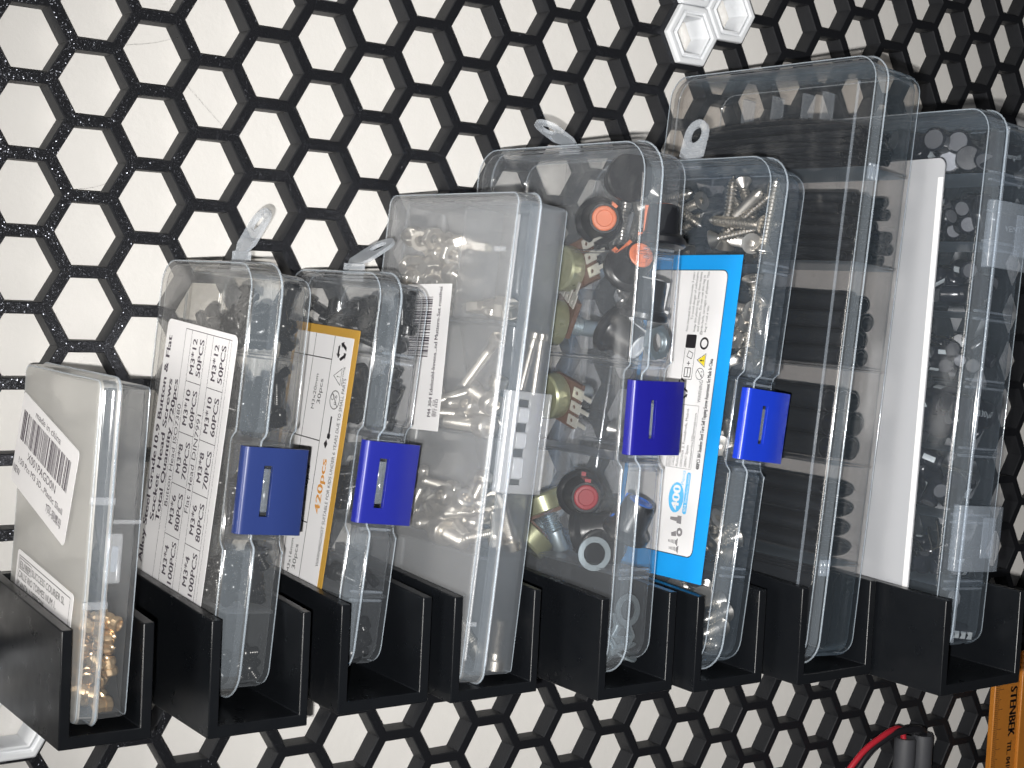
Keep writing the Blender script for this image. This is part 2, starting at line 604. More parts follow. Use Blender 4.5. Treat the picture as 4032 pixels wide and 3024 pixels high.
def inset(P, d):
    n = len(P)
    out = []
    for i in range(n):
        a, b, c = Vector(P[i - 1]), Vector(P[i]), Vector(P[(i + 1) % n])
        e1, e2 = b - a, c - b
        n1 = Vector((-e1.y, e1.x)).normalized() if e1.length > 1e-6 else None
        n2 = Vector((-e2.y, e2.x)).normalized() if e2.length > 1e-6 else None
        n1, n2 = n1 or n2, n2 or n1
        m = (n1 + n2)
        m = m / max(0.5, m.length_squared / 2)
        out.append(b + m * d)
    return out


def shell(bm, P, outer, inner):
    """outer / inner: (inset, u) from the open rim to the closed end"""
    def ring(d, u):
        return [bm.verts.new((u, p[0], p[1])) for p in inset(P, d)]
    O = [ring(*s) for s in outer]
    I = [ring(*s) for s in inner]
    n = len(P)
    for S_ in (O, I):
        for a, b in zip(S_, S_[1:]):
            for k in range(n):
                bm.faces.new((a[k], a[(k + 1) % n], b[(k + 1) % n], b[k]))
        bm.faces.new(S_[-1])
    for k in range(n):
        bm.faces.new((O[0][k], O[0][(k + 1) % n], I[0][(k + 1) % n], I[0][k]))


def highlight_bead(bm, P, d, u, r, seg=6):
    """a thin rounded rim, added to draw a bright edge line round the outline"""
    C, N = inset(P, d), inset(P, d + 1.0)
    rings = []
    for c, n_ in zip(C, N):
        n = (Vector(n_) - Vector(c)).normalized()
        rings.append([bm.verts.new((u + r * math.sin(2 * math.pi * k / seg), c[0] + n.x * r * math.cos(2 * math.pi * k / seg), c[1] + n.y * r * math.cos(2 * math.pi * k / seg))) for k in range(seg)])
    for a, b in zip(rings, rings[1:] + rings[:1]):
        for k in range(seg):
            bm.faces.new((a[k], a[(k + 1) % seg], b[(k + 1) % seg], b[k]))


def plate(bm, outer, inner, vs, holes):
    """bent plate: (u, w) paths swept over the heights vs, with rectangular holes (i, j)"""
    n, m = len(outer), len(vs)
    A = [[bm.verts.new((p[0], p[1], v)) for v in vs] for p in outer]
    B = [[bm.verts.new((p[0], p[1], v)) for v in vs] for p in inner]
    hs = set(holes)
    for i in range(n - 1):
        for j in range(m - 1):
            if (i, j) in hs:
                bm.faces.new((A[i][j], A[i + 1][j], B[i + 1][j], B[i][j]))
                bm.faces.new((A[i][j + 1], A[i + 1][j + 1], B[i + 1][j + 1], B[i][j + 1]))
                bm.faces.new((A[i][j], A[i][j + 1], B[i][j + 1], B[i][j]))
                bm.faces.new((A[i + 1][j], A[i + 1][j + 1], B[i + 1][j + 1], B[i + 1][j]))
                continue
            bm.faces.new((A[i][j], A[i + 1][j], A[i + 1][j + 1], A[i][j + 1]))
            bm.faces.new((B[i][j], B[i + 1][j], B[i + 1][j + 1], B[i][j + 1]))
    for i in range(n - 1):
        for j in (0, m - 1):
            bm.faces.new((A[i][j], A[i + 1][j], B[i + 1][j], B[i][j]))
    for j in range(m - 1):
        for i in (0, n - 1):
            bm.faces.new((A[i][j], A[i][j + 1], B[i][j + 1], B[i][j]))


def latch(root, u0, u1, v0, v1, s0, s1, h0, h1, mat, catch=True):
    y = -1.9
    t = 1.3
    outer = [(u0 + 0.1, 1.6), (u0, -0.4), (u0 + 0.35, y + 0.6), (u0 + 1.0, y + 0.12), (u0 + 2.0, y), (s0 - 1.0, y), (s0 - 0.3, y), (s0, y), (s1, y),
             (s1 + 0.3, y), (s1 + 1.0, y), (u1 - 0.8, y), (u1 - 0.15, y + 0.4), (u1, y + 1.0)]
    inner = [(u0 + 1.3, 1.6), (u0 + 1.2, 0), (u0 + 1.4, -0.2), (u0 + 1.7, -0.4), (u0 + 2.2, y + t), (s0 - 1.0, y + t), (s0 - 0.3, y + t), (s0, y + t), (s1, y + t),
             (s1 + 0.3, y + t), (s1 + 1.0, y + t), (u1 - 1.1, y + t), (u1 - 1.05, y + t + 0.02), (u1 - 1.0, y + t + 0.05)]
    bm = bmesh.new()
    plate(bm, outer, inner, [v0, v0 + 0.35, h0, h1, v1 - 0.35, v1], [(7, 2)])
    o = link('latch', finish(bm, 'latch', mat, 50), root)
    bevel(o, 0.3, 2, 50)
    if catch:
        c = link('catch', box_mesh('catch', (s0 + 0.35, s1 - 0.3, y + 0.55, 1.0, h0 + 1.2, h1 - 1.0), 'rib'), o)
        bevel(c, 0.35, 2)
    return o


def hang_tab(root, u, w0, w1, v, l0, l1, bend):
    """moulded eyelet: a short upright root, then a bent round-ended tongue with a hole"""
    half = (w1 - w0) / 2
    wc = (w0 + w1) / 2
    b = math.radians(bend)

    def pos(w, s, th):
        if s <= l0:
            return Vector((u + th, w, v + s))
        e = s - l0
        return Vector((u + e * math.sin(b) + th * math.cos(b), w, v + l0 + e * math.cos(b) - th * math.sin(b)))
    bm = bmesh.new()
    hole_r = half * 0.52
    cs = l0 + l1 - half
    seg = 20
    rings = {}
    for th in (-0.6, 0.6):
        out, inn = [], []
        for k in range(seg):
            a = 2 * math.pi * k / seg
            x, s = half * math.cos(a), half * math.sin(a)
            if s < 0:
                s = min(s, 0)
                k_ = min(half / max(abs(x), 1e-9), (cs - l0) / max(-s, 1e-9))
                x, s = x * k_, s * k_
            out.append(bm.verts.new(pos(wc + x, cs + s, th)))
            inn.append(bm.verts.new(pos(wc + hole_r * math.cos(a), cs + hole_r * math.sin(a), th)))
        rings[th] = (out, inn)
        for k in range(seg):
            bm.faces.new((out[k], out[(k + 1) % seg], inn[(k + 1) % seg], inn[k]))
    for i in (0, 1):
        a, c = rings[-0.6][i], rings[0.6][i]
        for k in range(seg):
            bm.faces.new((a[k], a[(k + 1) % seg], c[(k + 1) % seg], c[k]))
    add_box(bm, u - 0.6, u + 0.6, w0 + 0.2, w1 - 0.2, v - 2.2, v + l0 + 0.05)
    o = link('hang_tab', finish(bm, 'hang_tab', 'tab'), root)
    return o


def case(F0, lean, yaw, label, H, W, Dp, lid, r, mat, divs=(), mid=None, notch=None, group=None, ribs=True, base_in=1.7, fillet=3.0, half=False):
    root = link('storage_box', None, None, label, 'storage box', group)
    root.matrix_world = frame(F0, lean, yaw)
    t = 1.25
    P = outline(0, Dp, 0, H, r, notch)
    # lid
    bm = bmesh.new()
    arc = [(math.sin(math.pi / 2 * q / 6), math.cos(math.pi / 2 * q / 6)) for q in range(7)]
    R = 1.7
    shell(bm, P, [(0.35, lid), (0.0, lid - 0.05), (-0.3, lid - 0.25), (-0.45, lid - 0.6), (-0.45, lid - 1.2), (-0.3, lid - 1.5), (0, lid - 1.7)] + [(0.1 + R * (1 - cq), R * (1 - sq)) for sq, cq in arc],
          [(t, lid), (t, lid - 1.0), (t + 0.1, 2.6), (t + 0.35, 1.8), (t + 0.9, 1.3), (t + 1.6, 1.2)])
    me = finish(bm, 'lid', mat + '_lid', 55)
    me.materials.append(M['skirt'])
    for p in me.polygons:
        if abs(p.normal.x) < 0.3 and p.center.y < 1.6 * MM:
            p.material_index = 1  # front faces only: the painted sheen
    lid_o = link('lid', me, root)
    for d, u, rr in ((-0.42, lid - 0.9, 0.36), (0.55, 0.5, 0.24)):  # added rims that imitate the highlights on seam and lid edge
        bm = bmesh.new()
        highlight_bead(bm, P, d, u, rr)
        link('rim_highlight', finish(bm, 'rim_highlight', 'highlight_bead', 80), lid_o)
    # base
    f = fillet
    bm = bmesh.new()
    shell(bm, P, [(base_in, lid - 2.2), (base_in, lid + 0.6)] + [(base_in + 0.35 + f * (1 - cq), W - f + f * sq) for sq, cq in arc],
          [(base_in + t, lid - 2.2), (base_in + t + 0.3, W - f), (base_in + t + 0.3 + f * 0.4, W - t - f * 0.15), (base_in + t + f, W - t)])
    base_o = link('base', finish(bm, 'base', mat, 55), root)
    bm = bmesh.new()
    highlight_bead(bm, P, base_in + 0.35 + f * 0.27, W - f * 0.29, 0.2)  # the same painted highlight on the edge of the base
    link('rim_highlight', finish(bm, 'rim_highlight', 'highlight_bead', 80), base_o)
    b0 = base_in + t + 0.4
    for dv in divs:
        o = link('divider', box_mesh('divider', (lid * 0.55, W - t - 0.15, b0, Dp - b0, dv - 0.5, dv + 0.5), mat), root)
        if ribs:
            for s in (-1, 1):
                q = link('divider_rib', box_mesh('divider_rib', (lid * 0.75, W - t - 1.6, b0 - 0.25, b0 + 1.3, dv + s * 1.35 - 0.45, dv + s * 1.35 + 0.45), 'rib'), root)
                bevel(q, 0.2, 1)
    if mid:
        v0 = mid[1] if len(mid) > 1 else b0
        link('long_divider', box_mesh('long_divider', (lid * 0.6, W - t - 0.15, mid[0] - 0.5, mid[0] + 0.5, v0, H - b0), mat), root)
    return root


BOX = {}
GRP = 'clear plastic storage boxes standing in the holders'
FR = {1: ((-4.33, -68.0, -195.74), 2.70, 0.34), 2: ((36.58, -63.0, -195.16), 4.68, 1.74), 3: ((78.45, -61.0, -192.38), 6.24, 1.53),
      4: ((116.03, -78.0, -195.30), 5.38, 2.48), 5: ((161.64, -95.0, -194.10), 1.80, 1.86), 6: ((199.61, -99.0, -195.83), 6.65, 0.6),
      7: ((239.24, -108.0, -195.89), 5.06, 0.60), 8: ((281.58, -128.0, -192.16), 3.81, 0.0)}
FM = {k: frame(*v) for k, v in FR.items()}

BOX[1] = case(*FR[1], 'small milky plastic box with a slanted barcode label and brass inserts inside', 96.5, 15.8, 64, 6.6, 3.2, 'milky', (), None, None, GRP, ribs=False, base_in=1.0, fillet=2.0)
BOX[2] = case(*FR[2], 'plastic box with a cobalt blue latch and a white quantity table label', 130.5, 22.6, 64, 11.0, 9.0, 'warm_clear', (26.2, 48.5, 76.8, 102.7), (33,), (48.5, 77.5, 2.6), GRP, ribs=False, base_in=2.0)
BOX[3] = case(*FR[3], 'plastic box with an ultramarine latch and a gold bordered label', 127.0, 20.8, 60, 8.6, 9.0, 'clear', (24.8, 47.6, 75.6, 100.6), (33,), (47.8, 75.8, 2.6), GRP, base_in=2.0)
BOX[4] = case(*FR[4], 'frosted plastic box of steel screws with a clear slotted latch', 157.5, 23.2, 75, 9.7, 4.0, 'frosted', (40.0, 78.2, 115.7), (36.0, 116.5), None, GRP, ribs=False, base_in=2.0, fillet=2.2)
BOX[5] = case(*FR[5], 'clear plastic box of knobs and potentiometers with a dark blue latch', 174.5, 21.6, 92, 8.3, 11.0, 'clear', (33.0, 70.5, 102.5, 138.5), (46,), (71.5, 99.0, 2.6), GRP, base_in=2.0)
BOX[6] = case(*FR[6], 'clear plastic box of self tapping screws with a sky blue label and bright blue latch', 177.0, 20.6, 96, 8.6, 11.0, 'clear_cool', (34.3, 71.0, 100.5, 139.4), (38,), (72.0, 100.0, 2.6), GRP, base_in=2.0)
BOX[7] = case(*FR[7], 'tallest clear plastic box filled with black heat shrink tubes', 214.5, 27.6, 107, 6.8, 9.5, 'smoky', (35.7, 71.1, 105.2, 141.8, 175.2), None, None, GRP, ribs=False, base_in=1.6)
BOX[8] = case(*FR[8], 'clear plastic box of capacitors with two clear latches at the right edge', 194.5, 31.6, 125, 10.6, 9.0, 'clear_cool', (25.0, 49.0, 73.0, 97.5, 122.0, 147.0, 171.5), None, None, GRP, base_in=1.8)

latch(BOX[2], 3.0, 24.6, 50.4, 76.4, 9.8, 12.8, 55.8, 71.0, 'blue_a')
latch(BOX[3], 1.2, 21.6, 48.6, 74.4, 6.8, 10.2, 53.6, 69.2, 'blue_b')
latch(BOX[5], 0.8, 23.4, 73.0, 97.2, 8.8, 11.0, 78.4, 91.0, 'blue_c')
latch(BOX[6], 1.6, 22.3, 73.4, 97.6, 9.3, 11.8, 79.3, 92.3, 'blue_d')
hang_tab(BOX[2], 10.2, 23.0, 34.0, 130.4, 4.0, 16.0, 26)
hang_tab(BOX[3], 8.6, 26.5, 38.5, 126.6, 3.6, 16.5, 52)
hang_tab(BOX[5], 8.4, 44.0, 54.5, 174.4, 1.0, 16.0, -66)
hang_tab(BOX[6], 8.6, 45.5, 57.5, 177.0, 2.0, 15.0, 8)

# box 1: bars and clip on the lid edge
for v in (62.9, 33.8):
    o = link('lid_bar', box_mesh('lid_bar', (-0.3, 6.9, -0.5, 0.6, v - 1.1, v + 1.1), 'rib_frost'), BOX[1])
    bevel(o, 0.25, 2)
o = link('clip', box_mesh('clip', (5.0, 9.6, -1.3, 0.9, 40.0, 54.0), 'rib_frost'), BOX[1])
bevel(o, 0.6, 2)
link('clip_slot', box_mesh('clip_slot', (6.4, 8.2, -1.36, -1.2, 43.5, 50.5), 'rib'), o)
o = link('base_bar', box_mesh('base_bar', (7.0, 15.2, 0.4, 1.3, 56.4, 57.6), 'rib_frost'), BOX[1])
bevel(o, 0.2, 1)
# box 4: clear latch with small windows, lid ribs
bm = bmesh.new()
us = [4.0, 4.3, 5.2, 8.6, 13.2, 21.4, 22.2]
out = [(us[0], 1.2), (us[1], -1.2), (us[2], -2.0), (us[3], -2.0), (us[4], -2.0), (us[5], -2.0), (us[6], -1.4)]
inn = [(us[0] + 1.2, 1.2), (us[1] + 1.2, -0.2), (us[2] + 0.9, -0.7), (us[3], -0.7), (us[4], -0.7), (us[5], -0.7), (us[6] - 0.4, -0.5)]
plate(bm, out, inn, [61.8, 64.6, 66.4, 73.6, 76.2, 81.6, 84.4, 89.6, 92.0, 94.6], [(3, 1), (3, 3), (3, 5), (3, 7)])
o = link('clear_latch', finish(bm, 'clear_latch', 'rib_frost', 50), BOX[4])
bevel(o, 0.25, 2, 50)
for v0, v1 in ((66.8, 73.2), (76.6, 81.2), (84.8, 89.2)):
    q = link('latch_block', box_mesh('latch_block', (9.0, 13.0, -2.3, -1.9, v0, v1), 'rib_frost'), o)
    bevel(q, 0.15, 1)
for u, v0, v1 in ((0.9, 8, 150), (9.2, 6, 154)):
    q = link('lid_rib', box_mesh('lid_rib', (u - 0.45, u + 0.45, -0.55, 0.3, v0, v1), 'rib_frost'), BOX[4])
    bevel(q, 0.3, 2)
q = link('lid_mark', box_mesh('lid_mark', (-0.25, 0.2, 4.0, 9.5, 138.0, 139.6), 'rib_frost'), BOX[4])
q = link('base_mark', box_mesh('base_mark', (0.2, 3.6, -0.3, 0.4, 18.8, 20.2), 'rib_frost'), BOX[4])
# box 7: hinge knuckles on the front seam and a raised line on the lid
for v in (173.6, 35.0):
    for k in range(3):
        q = link('hinge_knuckle', box_mesh('hinge_knuckle', (1.6 + k * 1.8, 2.9 + k * 1.8, -0.75, 0.4, v - 2.9, v + 2.9), 'rib'), BOX[7])
        bevel(q, 0.3, 2)
q = link('lid_rib', box_mesh('lid_rib', (-0.35, 0.25, 7.0, 7.8, 6, 205), 'rib'), BOX[7])
for w in (42, 52, 68, 84):
    q = link('wall_rib', box_mesh('wall_rib', (20.0, 25.8, w, w + 1.2, 178, 208), 'rib'), BOX[7])
# box 8: two clear latches
for v0, v1 in ((138.8, 162.5), (30.8, 54.4)):
    bm = bmesh.new()
    out = [(5.4, 1.6), (5.6, -1.4), (7.0, -2.3), (12.0, -2.3), (13.0, -2.7), (17.0, -2.7), (24.0, -2.7), (28.0, -2.6), (29.4, -1.2)]
    inn = [(6.7, 1.6), (6.9, -0.4), (7.6, -1.0), (12.0, -1.0), (13.2, -1.4), (17.0, -1.4), (24.0, -1.4), (27.6, -1.4), (28.4, -0.6)]
    plate(bm, out, inn, [v0, v0 + 0.5, v1 - 0.5, v1], [])
    o = link('clear_latch', finish(bm, 'clear_latch', 'rib', 50), BOX[8])
    bevel(o, 0.3, 2, 50)
    q = link('latch_window', box_mesh('latch_window', (17.0, 24.0, -3.1, -2.68, v0 + 5, v1 - 4), 'rib'), o)
    bevel(q, 0.3, 2)
q = link('seam_rib', box_mesh('seam_rib', (9.6, 10.9, -0.7, 0.2, 5, 189), 'rib'), BOX[8])
bevel(q, 0.3, 2)

# ------------------------------------------------------------------ labels


def flat_poly(bm, pts, z0, z1=None):
    """polygon in label space (a, b), thickness z0..z1"""
    lo = [bm.verts.new((p[0], p[1], z0)) for p in pts]
    if z1 is None:
        bm.faces.new(lo)
        return
    hi = [bm.verts.new((p[0], p[1], z1)) for p in pts]
    bm.faces.new(lo)
    bm.faces.new(hi)
    n = len(pts)
    for k in range(n):
        bm.faces.new((lo[k], lo[(k + 1) % n], hi[(k + 1) % n], hi[k]))


def rrect(a0, a1, b0, b1, r, seg=5):
    P = []
    for ca, cb, s in ((a0 + r, b0 + r, 180), (a1 - r, b0 + r, 270), (a1 - r, b1 - r, 0), (a0 + r, b1 - r, 90)):
        for k in range(seg + 1):
            t = math.radians(s + 90 * k / seg)
            P.append((ca + r * math.cos(t), cb + r * math.sin(t)))
    return P


def circle(a, b, r, seg=28):
    return [(a + r * math.cos(2 * math.pi * k / seg), b + r * math.sin(2 * math.pi * k / seg)) for k in range(seg)]


TXT = {}


def glyphs(s, bold):
    key = (s, bold)
    if key not in TXT:
        cu = bpy.data.curves.new('lettering', 'FONT')
        cu.body = s
        cu.size = 1.0
        cu.resolution_u = 3
        cu.offset = bold
        o = bpy.data.objects.new('lettering', cu)
        COL.objects.link(o)
        me = bpy.data.meshes.new_from_object(o)
        vs = [(v.co.x, v.co.y) for v in me.vertices]
        fs = [tuple(p.vertices) for p in me.polygons]
        bpy.data.objects.remove(o)
        bpy.data.curves.remove(cu)
        bpy.data.meshes.remove(me)
        TXT[key] = (vs, fs)
    return TXT[key]


def put_text(bm, s, a, b, h, width=None, rot=0.0, bold=0.0, z=0.06, align='L'):
    """lettering with cap height h from (a, b); width squeezes or stretches it"""
    if bold:
        e = bold * h
        put_text(bm, s, a - e * math.cos(math.radians(rot)), b, h, width, rot, 0, z - 0.004, align)
        put_text(bm, s, a + e * math.cos(math.radians(rot)), b, h, width, rot, 0, z + 0.004, align)
    vs, fs = glyphs(s, 0.0)
    if not vs:
        return
    k = h / 0.70
    x0, x1 = min(v[0] for v in vs), max(v[0] for v in vs)
    kx = width / (x1 - x0) if width else k
    off = 0 if align == 'L' else -(x1 - x0) * kx / 2
    c, sn = math.cos(math.radians(rot)), math.sin(math.radians(rot))
    nv = []
    for x, y in vs:
        X, Y = (x - x0) * kx + off, y * k
        nv.append(bm.verts.new((a + X * c - Y * sn, b + X * sn + Y * c, z)))
    for f in fs:
        try:
            bm.faces.new([nv[i] for i in f])
        except ValueError:
            pass


def line(bm, a0, b0, a1, b1, t=0.16, z=0.055):
    d = Vector((a1 - a0, b1 - b0)).normalized()
    n = Vector((-d.y, d.x)) * t / 2
    flat_poly(bm, [(a0 - n.x, b0 - n.y), (a1 - n.x, b1 - n.y), (a1 + n.x, b1 + n.y), (a0 + n.x, b0 + n.y)], z)


def ring2(bm, a, b, r, t, z=0.06, seg=24):
    o, i = circle(a, b, r, seg), circle(a, b, r - t, seg)
    vo = [bm.verts.new((*p, z)) for p in o]
    vi = [bm.verts.new((*p, z)) for p in i]
    for k in range(seg):
        bm.faces.new((vo[k], vo[(k + 1) % seg], vi[(k + 1) % seg], vi[k]))


def tri_ring(bm, a, b, r, t, rot=90, z=0.06):
    def T3(q):
        return [(a + q * math.cos(math.radians(rot + 120 * k)), b + q * math.sin(math.radians(rot + 120 * k))) for k in range(3)]
    o, i = T3(r), T3(r - 2 * t)
    vo = [bm.verts.new((*p, z)) for p in o]
    vi = [bm.verts.new((*p, z)) for p in i]
    for k in range(3):
        bm.faces.new((vo[k], vo[(k + 1) % 3], vi[(k + 1) % 3], vi[k]))


def recycle(bm, a, b, r, z=0.06):
    for k in range(3):
        t = math.radians(90 + 120 * k)
        c = Vector((a + 0.62 * r * math.cos(t), b + 0.62 * r * math.sin(t)))
        d = Vector((-math.sin(t), math.cos(t)))
        n = Vector((math.cos(t), math.sin(t)))
        p = [c - d * 0.62 * r - n * 0.17 * r, c + d * 0.25 * r - n * 0.17 * r, c + d * 0.25 * r - n * 0.38 * r, c + d * 0.68 * r - n * 0.1 * r,
             c + d * 0.25 * r + n * 0.34 * r, c + d * 0.25 * r + n * 0.15 * r, c - d * 0.45 * r + n * 0.15 * r]
        flat_poly(bm, p, z)


class Label:
    """a sticker on the lid face; vertical=True reads up the box, else towards the front"""

    def __init__(s, k, name, v, w, rot, vertical=True):
        c, sn = math.cos(math.radians(rot)), math.sin(math.radians(rot))
        if vertical:      # a -> +v, b -> +w, outward -> -u
            A, Bv = Vector((0, sn, c)), Vector((0, c, -sn))
        else:             # a -> -w, b -> +v
            A, Bv = Vector((0, -c, sn)), Vector((0, sn, c))
        N = Vector((-1, 0, 0))
        s.M = Matrix(((A.x, Bv.x, N.x, -0.04 * MM), (A.y, Bv.y, N.y, w * MM), (A.z, Bv.z, N.z, v * MM), (0, 0, 0, 1)))
        s.box = BOX[k]
        s.name = name
        s.o = None

    def sheet(s, pts, mat, t=0.13, name=None, z=0.0, lab=None):
        bm = bmesh.new()
        flat_poly(bm, pts, z, z + t)
        o = link(name or s.name, finish(bm, s.name, mat), s.o or s.box)
        if s.o is None:
            o.matrix_local = s.M
            s.o = o
        if lab:
            o['label'] = lab
        s.t = z + t
        return o

    def ink(s, fill, mat, name='lettering', z=None):
        bm = bmesh.new()
        fill(bm)
        dz = (s.t if z is None else z)
        for v in bm.verts:
            v.co.z += dz
        return link(name, finish(bm, name, mat, recalc=False), s.o)


def barcode(bm, a0, a1, b0, b1, seed, n=44, along='a'):
    g = random.Random(seed)
    ws = [g.choice((1, 1, 1, 2, 2, 3)) for _ in range(2 * n)]
    tot = sum(ws)
    x = 0
    for i, w_ in enumerate(ws):
        if i % 2 == 0:
            s0, s1 = a0 + (a1 - a0) * x / tot, a0 + (a1 - a0) * (x + w_) / tot
            flat_poly(bm, [(s0, b0), (s1, b0), (s1, b1), (s0, b1)], 0.05)
        x += w_


# box 1: slanted barcode sticker and address sticker
lb = Label(1, 'barcode_label', 88.0, 62.0, -14.3, vertical=False)
lb.sheet(rrect(0, 52.3, -28.9, 0, 1.6), 'paper')


def f(bm):
    put_text(bm, 'made in china', 13.5, -3.7, 2.1, 23.5)
    barcode(bm, 3.0, 48.5, -14.4, -4.9, 5)
    put_text(bm, 'X001PAGD0N', 12.0, -18.0, 2.5, 27)
    put_text(bm, '150 Pcs M3 3D...Plastic Shell', 5.0, -21.4, 1.9, 42)
    put_text(bm, 'NEW', 1.0, -25.2, 2.3, 6.5)
    put_text(bm, 'T\u540c-\u94dc\u87ba\u6bcd', 33.5, -25.4, 2.2, 14)


lb.ink(f, 'ink_soft')
lb = Label(1, 'address_label', 40.4, 56.8, -5.7, vertical=False)
lb.sheet(rrect(0, 49.6, -24, 0, 1.4), 'paper')


def f(bm):
    line(bm, 2.0, -1.6, 47.4, -1.6, 0.25)
    line(bm, 2.0, -1.6, 2.0, -23, 0.18)
    line(bm, 47.4, -1.6, 47.4, -23, 0.18)
    line(bm, 2.6, -2.3, 13.4, -2.3, 0.22)
    line(bm, 2.6, -5.3, 13.4, -5.3, 0.22)
    for x in (2.6, 8.0, 13.4):
        line(bm, x, -2.3, x, -5.3, 0.22)
    put_text(bm, 'EU', 3.4, -4.9, 1.9, 3.8, bold=0.03)
    put_text(bm, 'REP', 8.6, -4.9, 1.9, 4.2, bold=0.03)
    put_text(bm, 'SUCCESS COURIER SL', 14.2, -4.9, 2.1, 29)
    put_text(bm, 'CALLE RIO TORMES NUM 1,', 2.6, -8.1, 2.1, 34)
    put_text(bm, 'PLANTA 1 DERECHA,', 2.6, -11.1, 2.1, 25)
    put_text(bm, 'OFICINA 3, Fuenlabrada, Madrid.', 2.6, -14.1, 2.1, 42)


lb.ink(f, 'ink')

# box 2: quantity table
lb = Label(2, 'table_label', 27.2, 9.2, -3.6)
lb.sheet(rrect(-14, 81.2, 0.3, 49.6, 2.2), 'paper')
X = [-0.7, 15.2, 31.3, 47.4, 63.5, 79.4]


def f(bm):
    for b in (35.6, 31.1, 20.6, 16.1, 5.4):
        line(bm, X[0], b, X[-1], b, 0.17)
    line(bm, X[0], 3.6, X[-1], 3.6, 0.12)
    for b0, b1 in ((20.6, 31.1), (5.4, 16.1)):
        for x in X[1:-1]:
            line(bm, x, b0, x, b1, 0.22)
    for x in (X[0], X[-1]):
        line(bm, x, 3.6, x, 35.6, 0.22)


lb.ink(f, 'ink_soft', 'table_lines')


def f(bm):
    put_text(bm, 'Alloy Steel Grade10.9 Button & Flat', 2.4, 45.2, 2.9, 73.5, bold=0.05)
    put_text(bm, 'Socket Head Screws', 17.0, 40.7, 2.9, 45.5, bold=0.05)
    put_text(bm, 'Total Quantity 720pcs', 17.4, 36.6, 2.9, 45.5, bold=0.05)
    put_text(bm, 'Button Head ISO7380', 23.3, 32.1, 2.4, 32.5)
    put_text(bm, 'Flat Head DIN7991', 24.2, 17.2, 2.6, 30.5)
    for i, (n, q) in enumerate(((4, 100), (6, 80), (8, 70), (10, 60), (12, 50))):
        xc = (X[i] + X[i + 1]) / 2
        wa = 9.0 if n < 10 else 11.0
        wb = 13.0 if q > 99 else 11.5
        for b0 in (20.6, 5.4):
            put_text(bm, 'M3*%d' % n, xc - wa / 2, b0 + 6.1, 2.9, wa, bold=0.03)
            put_text(bm, '%dPCS' % q, xc - wb / 2, b0 + 1.3, 3.0, wb, bold=0.03)


lb.ink(f, 'ink_soft')

# box 3: gold bordered warning label
lb = Label(3, 'gold_label', 25.4, 11.0, -1.7)
lb.sheet(rrect(-10, 82.5, 0, 42, 0.4), 'gold')
lb.sheet(rrect(-9, 79.7, 2.9, 40, 0.3), 'paper', 0.05, 'white_field', 0.13)


def f(bm):
    line(bm, -9, 14.8, 79.7, 14.8, 0.28)
    for x in (18.6, 45.4, 72.0):
        line(bm, x, 14.8, x, 40, 0.35)
    line(bm, -9, 27, 79.7, 27, 0.25)
    put_text(bm, 'WARNING:NOT SUITABLE FOR KIDS UNDER 6 YEARS DUE TO SMALL PARTS', 6.2, 4.0, 1.75, 60.5)
    recycle(bm, 75.0, 9.2, 3.4)
    tri_ring(bm, 67.0, 9.0, 3.3, 0.22)
    put_text(bm, '!', 66.75, 8.2, 2.0)
    put_text(bm, 'warning', 64.2, 5.9, 1.2, 6.2)
    ring2(bm, 59.4, 9.2, 3.1, 0.3)
    line(bm, 57.2, 7.2, 61.6, 11.2, 0.3)
    put_text(bm, '0-6', 57.8, 8.0, 1.4, 3.2)
    ring2(bm, 60.2, 10.7, 1.0, 0.2)
    line(bm, 47.5, 9.6, 54.0, 9.6, 0.9)
    flat_poly(bm, circle(47.6, 9.6, 1.1, 6), 0.06)
    flat_poly(bm, [(43.3, 10.6), (45.0, 9.6), (46.4, 10.6), (45.0, 11.9)], 0.06)
    for xc, nm in ((6.0, 'M3x16mm'), (32.0, 'M3x18mm'), (60.5, 'M3x20mm')):
        put_text(bm, nm, xc - 5.5, 21.7, 1.8, 11.5)
        put_text(bm, '30pcs', xc - 3.5, 18.2, 2.2, 8.2)


lb.ink(f, 'ink')
lb.ink(lambda bm: put_text(bm, '420pcs', 22.6, 8.4, 3.3, 17.5, bold=0.05), 'gold_ink')

# box 4: narrow label with serif line and barcode
lb = Label(4, 'product_label', 77.8, 28.3, 2.3)
lb.sheet(rrect(0, 49.2, 0, 26, 0.3), 'paper')


def f(bm):
    put_text(bm, 'M4 304 Edelstahl-Innens...nd Muttern-Set rostfrei', 4.6, 5.0, 1.9, 43.5, bold=0.03)
    put_text(bm, '\u65b0\u54c1', 4.6, 1.7, 2.2, 6.0)
    barcode(bm, 24.5, 45.0, 10.0, 22.0, 9, 30)


lb.ink(f, 'ink_soft')

# box 6: sky blue label
lb = Label(6, 'sky_blue_label', 29.0, 6.0, 1.06)
lb.sheet(rrect(0, 113.4, 0, 47, 0.3), 'sky_print')
lb.sheet(rrect(8.1, 108.2, 6.0, 45, 2.6), 'ink', 0.03, 'border_line', 0.13)
lb.sheet(rrect(8.4, 107.9, 6.3, 44.7, 2.4), 'paper', 0.04, 'white_field', 0.16)


